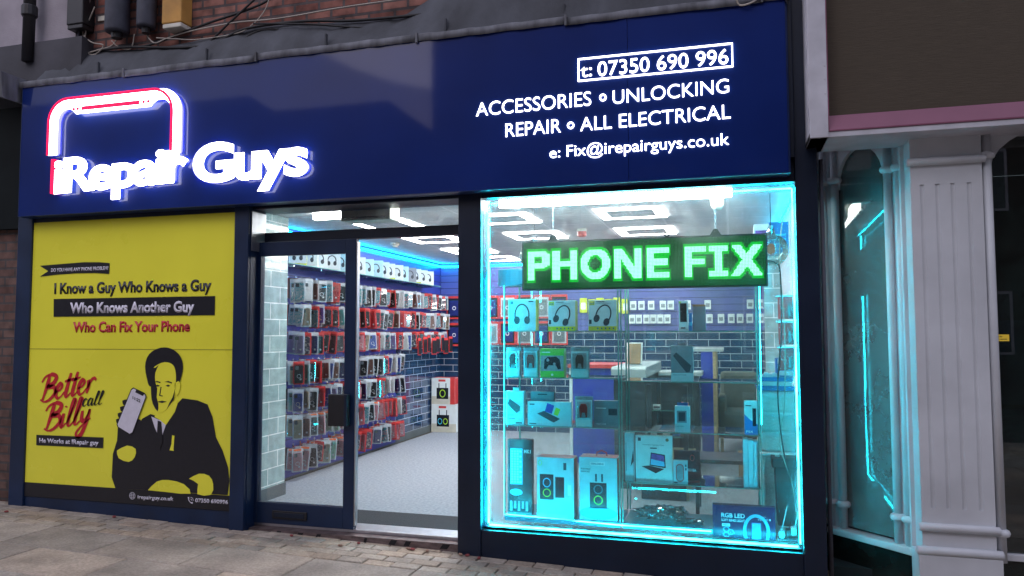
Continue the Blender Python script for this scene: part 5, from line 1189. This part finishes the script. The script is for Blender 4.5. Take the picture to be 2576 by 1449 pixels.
# yellow green bags in the middle of the back wall
t0 = root('snack_pack', (0, 0, 0), 'x', 'hanging pack', 'yellow green packs on the back wall')
MB().prism(rrect(-.055, .055, -.22, 0, .01, 3), -.01, .01).build('bag', M['boxlime'], t0, local=True, bevel=.004); MB().box(-.035, .035, -.012, -.0105, -.17, -.07).build('label_print', M['boxwhite'], t0, local=True); done(t0)
for i in range(6):
    nm = 'yellow green hanging pack, %s from left, behind the LED sign' % ordn[i]; loc = (-2.1+.125*i, BY-.07, 2.02-.02*(i % 2))
    if i == 0: t0.location = loc; t0['label'] = nm
    else: copy_thing(t0, loc, 0, nm)
t0 = root('charger_pack', (0, 0, 0), 'x', 'small pack', 'small white packs on the back wall hooks')
MB().prism(rrect(-.045, .045, -.13, 0, .004, 2), -.012, .0).build('card', M['boxwhite'], t0, local=True); MB().box(-.028, .028, -.0135, -.0125, -.10, -.045).build('label_print', M['inkgrey'], t0, local=True); MB().tube([(0, .05, .008), (0, -.04, .008)], .003, 5).build('peg', M['chrome'], t0, local=True); done(t0)
i = 0
for rr_, (z, xs) in enumerate(((1.965, [-1.36, -1.24, -1.10, -.93, -.82, -.58, -.30, .28, .42]), (1.765, [-1.38, -1.28, -1.17, -1.07, -.97, -.87, -.60, -.50, -.28, -.12, .02, .14, .27, .42]))):
    for q, x in enumerate(xs):
        nm = 'small white pack on the purple blue slat wall, %s row, %s from left' % (('upper', 'lower')[rr_], ordn[q]); loc = (x, BY-.06, z)
        if i == 0: t0.location = loc; t0['label'] = nm
        else: copy_thing(t0, loc, 0, nm)
        i += 1
t0 = root('red_hanging_pack', (0, 0, 0), 'x', 'phone pack', 'red packs hanging low by the back left corner')
MB().prism(rrect(-.05, .05, -.24, 0, .006, 3), -.004, .004).build('card', M['boxred'], t0, local=True); MB().box(-.042, .042, -.014, -.0045, -.225, -.035).build('case', cm['black'], t0, local=True, bevel=.003); done(t0)
for i in range(8):
    nm = 'red narrow pack, %s of the low bunch before the back left corner' % ordn[i]; loc = (WX+.24+.012*i, 4.75+.14*i+.03*(i%2), 1.43+.02*(i%3))
    if i == 0: t0.location = loc; t0.rotation_euler = (0, 0, R(88)); t0['label'] = nm
    else: copy_thing(t0, loc, R(70+9*(i%3)), nm)
# ================================================================== right neighbour
nf = root('neighbour_fascia', (1.5, -.3, 2.67), 'white framed brown woven fascia panel with pink inner trim at top right', 'shop sign')
YN = -.3
MB().box(.484, .588, YN, .1, 2.665, 6.0).build('side_frame', M['soffw'], nf, bevel=.003)
MB().box(.484, 4.5, YN+.01, .1, 2.665, 2.70).build('bottom_frame', M['soffw'], nf, bevel=.003)
m2 = MB(); m2.prism([(YN+.004, 2.70), (YN+.004, 2.708), (-.215, 2.815), (-.20, 2.815), (-.20, 2.70)], .589, 4.5, 'x'); m2.build('pink_lit_trim', M['pink'], nf)
m2 = MB(); m2.box(.5885, .594, YN+.002, -.215, 2.71, 6.0); m2.build('pink_lit_edge', M['pink'], nf)
MB().box(.589, 4.5, -.214, -.1, 2.816, 6.0).build('woven_panel', M['weave'], nf)
for z in (3.02, 3.10, 2.93): MB().sphere((.575, YN-.001, z), .004, 8, 6).build('screw', M['alu'], nf)
MB().box(.50, 4.5, -.1, 1.3, 2.785, 2.83).build('soffit', M['soffw'], nf)
ns = root('neighbour_shopfront', (1.2, 0, -.1), 'white painted neighbouring shopfront with pilaster, colonettes and arched windows', 'shop front')
# pilaster with four flutes
px0, px1, py_ = 1.062, 1.445, -.10
def flute_section():
    p = [(px0, .06), (px0, py_)]
    for c in (.062, .144, .226, .312):
        cx = px0+c
        for q in range(7): an = R(180+180*q/6); p.append((cx+.012*math.cos(an), py_-.009*math.sin(an)*-1*-1 if False else py_+.009*abs(math.sin(an))))
    return p+[(px1, py_), (px1, .06)]
m2 = MB(); m2.prism(flute_section(), .47, 2.385, 'z'); m2.box(px0, px1, py_, .06, 2.3851, 2.785); m2.box(px0, px1, py_, .06, -.0, .4699)
pl = m2.build('pilaster', M['white'], ns)
def roll(x0, x1, y, z, r=.024): return MB().tube([(x0, y, z), (x0+.004, y, z), (x1-.004, y, z), (x1, y, z)], [r*.6, r, r, r*.6], 12)
roll(px0-.02, px1+.02, py_-.008, 2.522).build('ring_moulding', M['white'], pl, smooth=True)
roll(px0-.02, px1+.02, py_-.008, .362).build('ring_moulding', M['white'], pl, smooth=True)
roll(px0-.035, px1+.03, py_-.014, .228, .026).build('ring_moulding', M['white'], pl, smooth=True)
MB().box(px0-.028, px1+.022, py_-.03, .06, -.2, .205).build('plinth', M['white'], pl, bevel=.004)
def colon(x, y, r=.026, zb=.18):
    c = MB().lathe(x, y, [(r, zb), (r, 2.785)], 18).build('colonette', M['white'], ns, smooth=True)
    for z in (2.545, .345):
        MB().lathe(x, y, [(r, z-.024), (r+.016, z-.016), (r+.022, z), (r+.016, z+.016), (r, z+.024)], 18).build('ring_moulding', M['white'], c, smooth=True)
for x, y in ((.650, .555), (.712, .482), (.992, .195), (1.045, .135), (1.478, -.07)): colon(x, y)
MB().prism([(1.0, .22), (1.02, .24), (1.075, .14), (1.055, .10)], .18, 2.785, 'z').build('mullion', M['white'], ns)
MB().prism([(1.04, .06), (1.062, .06), (1.062, .2), (1.04, .16)], .18, 2.785, 'z').build('mullion', M['white'], ns)
MB().prism([(.60, .66), (.64, .62), (.70, .53), (.64, .54)], .18, 2.785, 'z').build('mullion', M['white'], ns)
MB().prism([(.60, .58), (.585, .60), (.585, 1.15), (.60, 1.15)], -.1, 2.785, 'z').build('return_wall', M['white'], ns)
# angled bay: local axis along (A->B)
A = Vector((.720, .485)); B = Vector((.990, .205)); dv = (B-A); LL = dv.length; dv /= LL; nv = Vector((dv.y, -dv.x))  # outward, towards the camera side
if nv.y > 0: nv = -nv
def bay(pts, a, b):
    """pts (s, z) extruded from offset a to b along outward normal"""
    m = MB(); n = len(pts)
    for t in (a, b): m.v += [(A.x+dv.x*s+nv.x*t, A.y+dv.y*s+nv.y*t, z) for s, z in pts]
    m.face(list(range(n))); m.face(list(range(2*n-1, n-1, -1)))
    for i in range(n): j = (i+1) % n; m.face([i, n+i, n+j, j])
    return m
r = LL/2-.02; zs = 2.50
arch = [(0, zs-.02)]+[(.02, zs-.02)]+[(LL/2-r*math.cos(R(q*15)), zs+.24*math.sin(R(q*15))) for q in range(13)]+[(LL-.02, zs-.02), (LL, zs-.02)]
n = len(arch); m2 = MB()
for t in (-.03, .01):
    m2.v += [(A.x+dv.x*s+nv.x*t, A.y+dv.y*s+nv.y*t, z) for s, z in arch]
    m2.v += [(A.x+dv.x*s+nv.x*t, A.y+dv.y*s+nv.y*t, 2.785) for s, z in arch]
for i in range(n-1):
    m2.face([i, i+1, n+i+1, n+i]); m2.face([2*n+i, 3*n+i, 3*n+i+1, 2*n+i+1]); m2.face([i, 2*n+i, 2*n+i+1, i+1])
m2.build('arch_spandrel', M['white'], ns)
bay([(0, .2), (LL, .2), (LL, 2.785), (0, 2.785)], -.022, -.018).build('angled_pane', M['pane3'], ns)
sillp = [(A.x-dv.x*.10+nv.x*.06, A.y-dv.y*.10+nv.y*.06), (B.x+dv.x*.10+nv.x*.06, B.y+dv.y*.10+nv.y*.06), (1.07, .03), (1.07, .2), (B.x-nv.x*.05, B.y-nv.y*.05), (A.x-nv.x*.05-dv.x*.1, A.y-nv.y*.05-dv.y*.1)]
MB().prism(sillp, .14, .185, 'z').build('sill', M['white'], ns, bevel=.008)
bay([(-.08, -.15), (LL+.10, -.15), (LL+.10, .139), (-.08, .139)], -.03, .035).build('stallriser', M['marble'], ns)
m2 = MB(); m2.box(1.45, 4.5, -.02, .05, .175, .215); m2.build('sill', M['white'], ns, bevel=.006)
MB().box(1.46, 4.5, .0, .04, -.15, .174).build('stallriser', M['marble'], ns)
m2 = MB(); n2 = 17; A2 = []
for q in range(n2): an = R(q*180/(n2-1)); A2.append((2.15-.64*math.cos(an), 2.47+.30*math.sin(an)))
A2 = [(1.505, 2.3)]+A2+[(4.5, 2.46)]; n = len(A2)
for t in (-.03, .0):
    m2.v += [(a, t, b) for a, b in A2]+[(a, t, 2.785) for a, b in A2]
for i in range(n-1): m2.face([i, i+1, n+i+1, n+i]); m2.face([2*n+i, 3*n+i, 3*n+i+1, 2*n+i+1]); m2.face([i, 2*n+i, 2*n+i+1, i+1])
m2.build('arch_spandrel', M['white'], ns)
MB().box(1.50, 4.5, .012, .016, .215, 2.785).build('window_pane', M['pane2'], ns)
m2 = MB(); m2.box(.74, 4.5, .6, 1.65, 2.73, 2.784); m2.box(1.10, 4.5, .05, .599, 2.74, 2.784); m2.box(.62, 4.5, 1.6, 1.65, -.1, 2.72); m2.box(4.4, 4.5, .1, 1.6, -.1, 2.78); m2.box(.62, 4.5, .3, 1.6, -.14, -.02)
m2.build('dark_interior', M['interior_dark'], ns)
t = root('notice_card', (1.6, .1, 1.46), 'small lit yellow notice card in the dark neighbouring window', 'notice')
MB().box(1.535, 1.612, .10, .104, 1.445, 1.485).build('card', M['card_yellow'], t); text('000', 1.545, 1.575, 1.468, .01, .0995, M['ink'], t, depth=.0005, bold=.02); MB().box(1.545, 1.60, .0985, .0995, 1.455, 1.459).build('print', M['ink'], t)
t = root('window_display', (1.75, .8, .0), 'dim blue display panel and low plants behind the neighbouring window', 'display')
MB().box(1.55, 2.1, .9, .95, 1.0, 1.58).build('panel', pbr('dim_blue_card', (.02, .06, .12), .6), t)
for k in range(3): MB().sphere((1.62+.2*k, .7, .75+.06*k), .17, 14, 10, .8).build('foliage', pbr('dim_foliage', (.012, .05, .02), .9, 0, .7, 20, 1, 30), t)
tag(MB().tube([(.575, .02, -.12), (.575, .02, 2.6)], .014, 8).build('conduit', M['greypl'], smooth=True), 'thin grey conduit running up the gap beside the dark corner pier', 'conduit')

# ================================================================== buildings across the street (seen mirrored in the fascia)
def opp(lb, x0, x1, h, ridge=0, gable=None, roofm='opp2'):
    t = root('opposite_building', ((x0+x1)/2, -14.2, 0), lb, 'building')
    MB().box(x0, x1, -22, -14, -.2, h).build('wall', M['opp1'], t)
    if ridge: MB().prism([(-22, h), (-14, h), (-18, h+ridge)] if not gable else [(-22, h), (-14, h), (-14.6, h+ridge)], x0-.1, x1+.1, 'x').build('roof', M[roofm], t)
    k = x0+.8
    while k < x1-1.2:
        for z in ([1.0, 4.2] if h > 5 else [1.0]): w = MB().box(k, k+.9, -13.999, -13.96, z, z+1.4).build('window', M['render'], t); MB().box(k+.06, k+.84, -13.958, -13.952, z+.06, z+1.34).build('pane', M['oppg'], w)
        k += 2.4
opp('dark slate roofed building opposite, far left end of the street', -34, -19.5, 8.9, 1.2)
opp('dark building opposite with stepped roofline, left of the gap', -19.49, -14, 8.2, .5, 1)
opp('long low building opposite with flat roofline', -13.99, -9.0, 7.95)
opp('narrow low shop opposite in the gap between taller ones', -8.99, -7.7, 5.7)
opp('tall dark building directly opposite the shop', -7.69, 8, 12.5)
opp('second tall dark building opposite on the right', 8.01, 25, 11)

# fallen leaves and litter
k = 0
for px, py, mt, lb in ((1042, 1372, 'leaf_tan', 'crumpled pinkish leaf on the setts in front of the door'), (1098, 1371, 'leaf_tan', 'curled pink leaf on the setts right of centre of the doorway'), (1180, 1395, 'leaf_red', 'dark red leaf at the foot of the middle pier'), (1065, 1366, 'leaf_red', 'small red leaf close to the door step'),
                       (1048, 1376, 'leaf_red', 'tiny red leaf beside the crumpled leaf'), (760, 1337, 'leaf_red', 'red leaf near the setts before the sliding door'), (910, 1364, 'leaf_red', 'flat purple red leaf below the door edge'), (1205, 1406, 'leaf_red', 'dark leaf scrap at the display window foot'),
                       (287, 1302, 'leaf_red', 'small dark red leaf below the poster'), (16, 1289, 'leaf_red', 'pink red leaf at the far left pavement edge'), (1163, 1393, 'leaf_tan', 'tan leaf wedged at the bottom of the middle pier'), (856, 1374, 'leaf_tan', 'pale leaf flat on the setts')):
    zz = -.05
    for _ in range(3): p = at(px, py, 2, zz); zz = gz(p.x)+.004
    o = crumple(0, 0, .006, rnd.uniform(.014, .022), rnd.uniform(.010, .016), .008, M[mt], 'fallen_leaf', lb, 'leaf'); o.location = (p.x, min(p.y, -.035), zz); o.rotation_euler = (0, 0, rnd.uniform(0, 3))

# ================================================================== light
w = bpy.data.worlds.new('World'); scene.world = w; w.use_nodes = True
N, L = w.node_tree.nodes, w.node_tree.links
bg = N['Background']; sky = N.new('ShaderNodeTexSky'); sky.sky_type = 'NISHITA'; sky.sun_disc = False
SE, SR = R(3), R(200)
sky.sun_elevation = SE; sky.sun_rotation = SR; sky.air_density = 1.2; sky.dust_density = 1.5; sky.ozone_density = 3
mixc = N.new('ShaderNodeMix'); mixc.data_type = 'RGBA'; mixc.inputs['Factor'].default_value = .55; mixc.inputs['B'].default_value = (3.45, 3.35, 4.15, 1)
L.new(sky.outputs[0], mixc.inputs['A']); L.new(mixc.outputs['Result'], bg.inputs['Color']); bg.inputs['Strength'].default_value = .15
sd = bpy.data.lights.new('dusk_sun', 'SUN'); sd.energy = .3; sd.angle = R(40); sd.color = (1, .9, .92)
so_ = bpy.data.objects.new('dusk_sun', sd); COL.objects.link(so_)
so_.rotation_euler = (R(52), 0, R(-20))

# ================================================================== camera and render
cd = bpy.data.cameras.new('camera'); cam = bpy.data.objects.new('camera', cd); COL.objects.link(cam)
cam.location = CAM; cd.sensor_width = 36; cd.lens = F/2576*36; cd.clip_end = 500; cd.clip_start = .05
cam.matrix_world = Matrix.Translation(Vector(CAM)) @ Matrix(((BR.x, BU.x, -BW.x), (BR.y, BU.y, -BW.y), (BR.z, BU.z, -BW.z))).to_4x4()
scene.camera = cam
scene.render.engine = 'CYCLES'
c = scene.cycles; c.use_denoising = True; c.max_bounces = 8; c.transparent_max_bounces = 24; c.glossy_bounces = 4; c.diffuse_bounces = 3; c.sample_clamp_indirect = 4; c.caustics_reflective = False; c.caustics_refractive = False
vs = scene.view_settings; vs.view_transform = 'Standard'; vs.look = 'None'; vs.exposure = 1.5; vs.gamma = 1; vs.use_curve_mapping = False
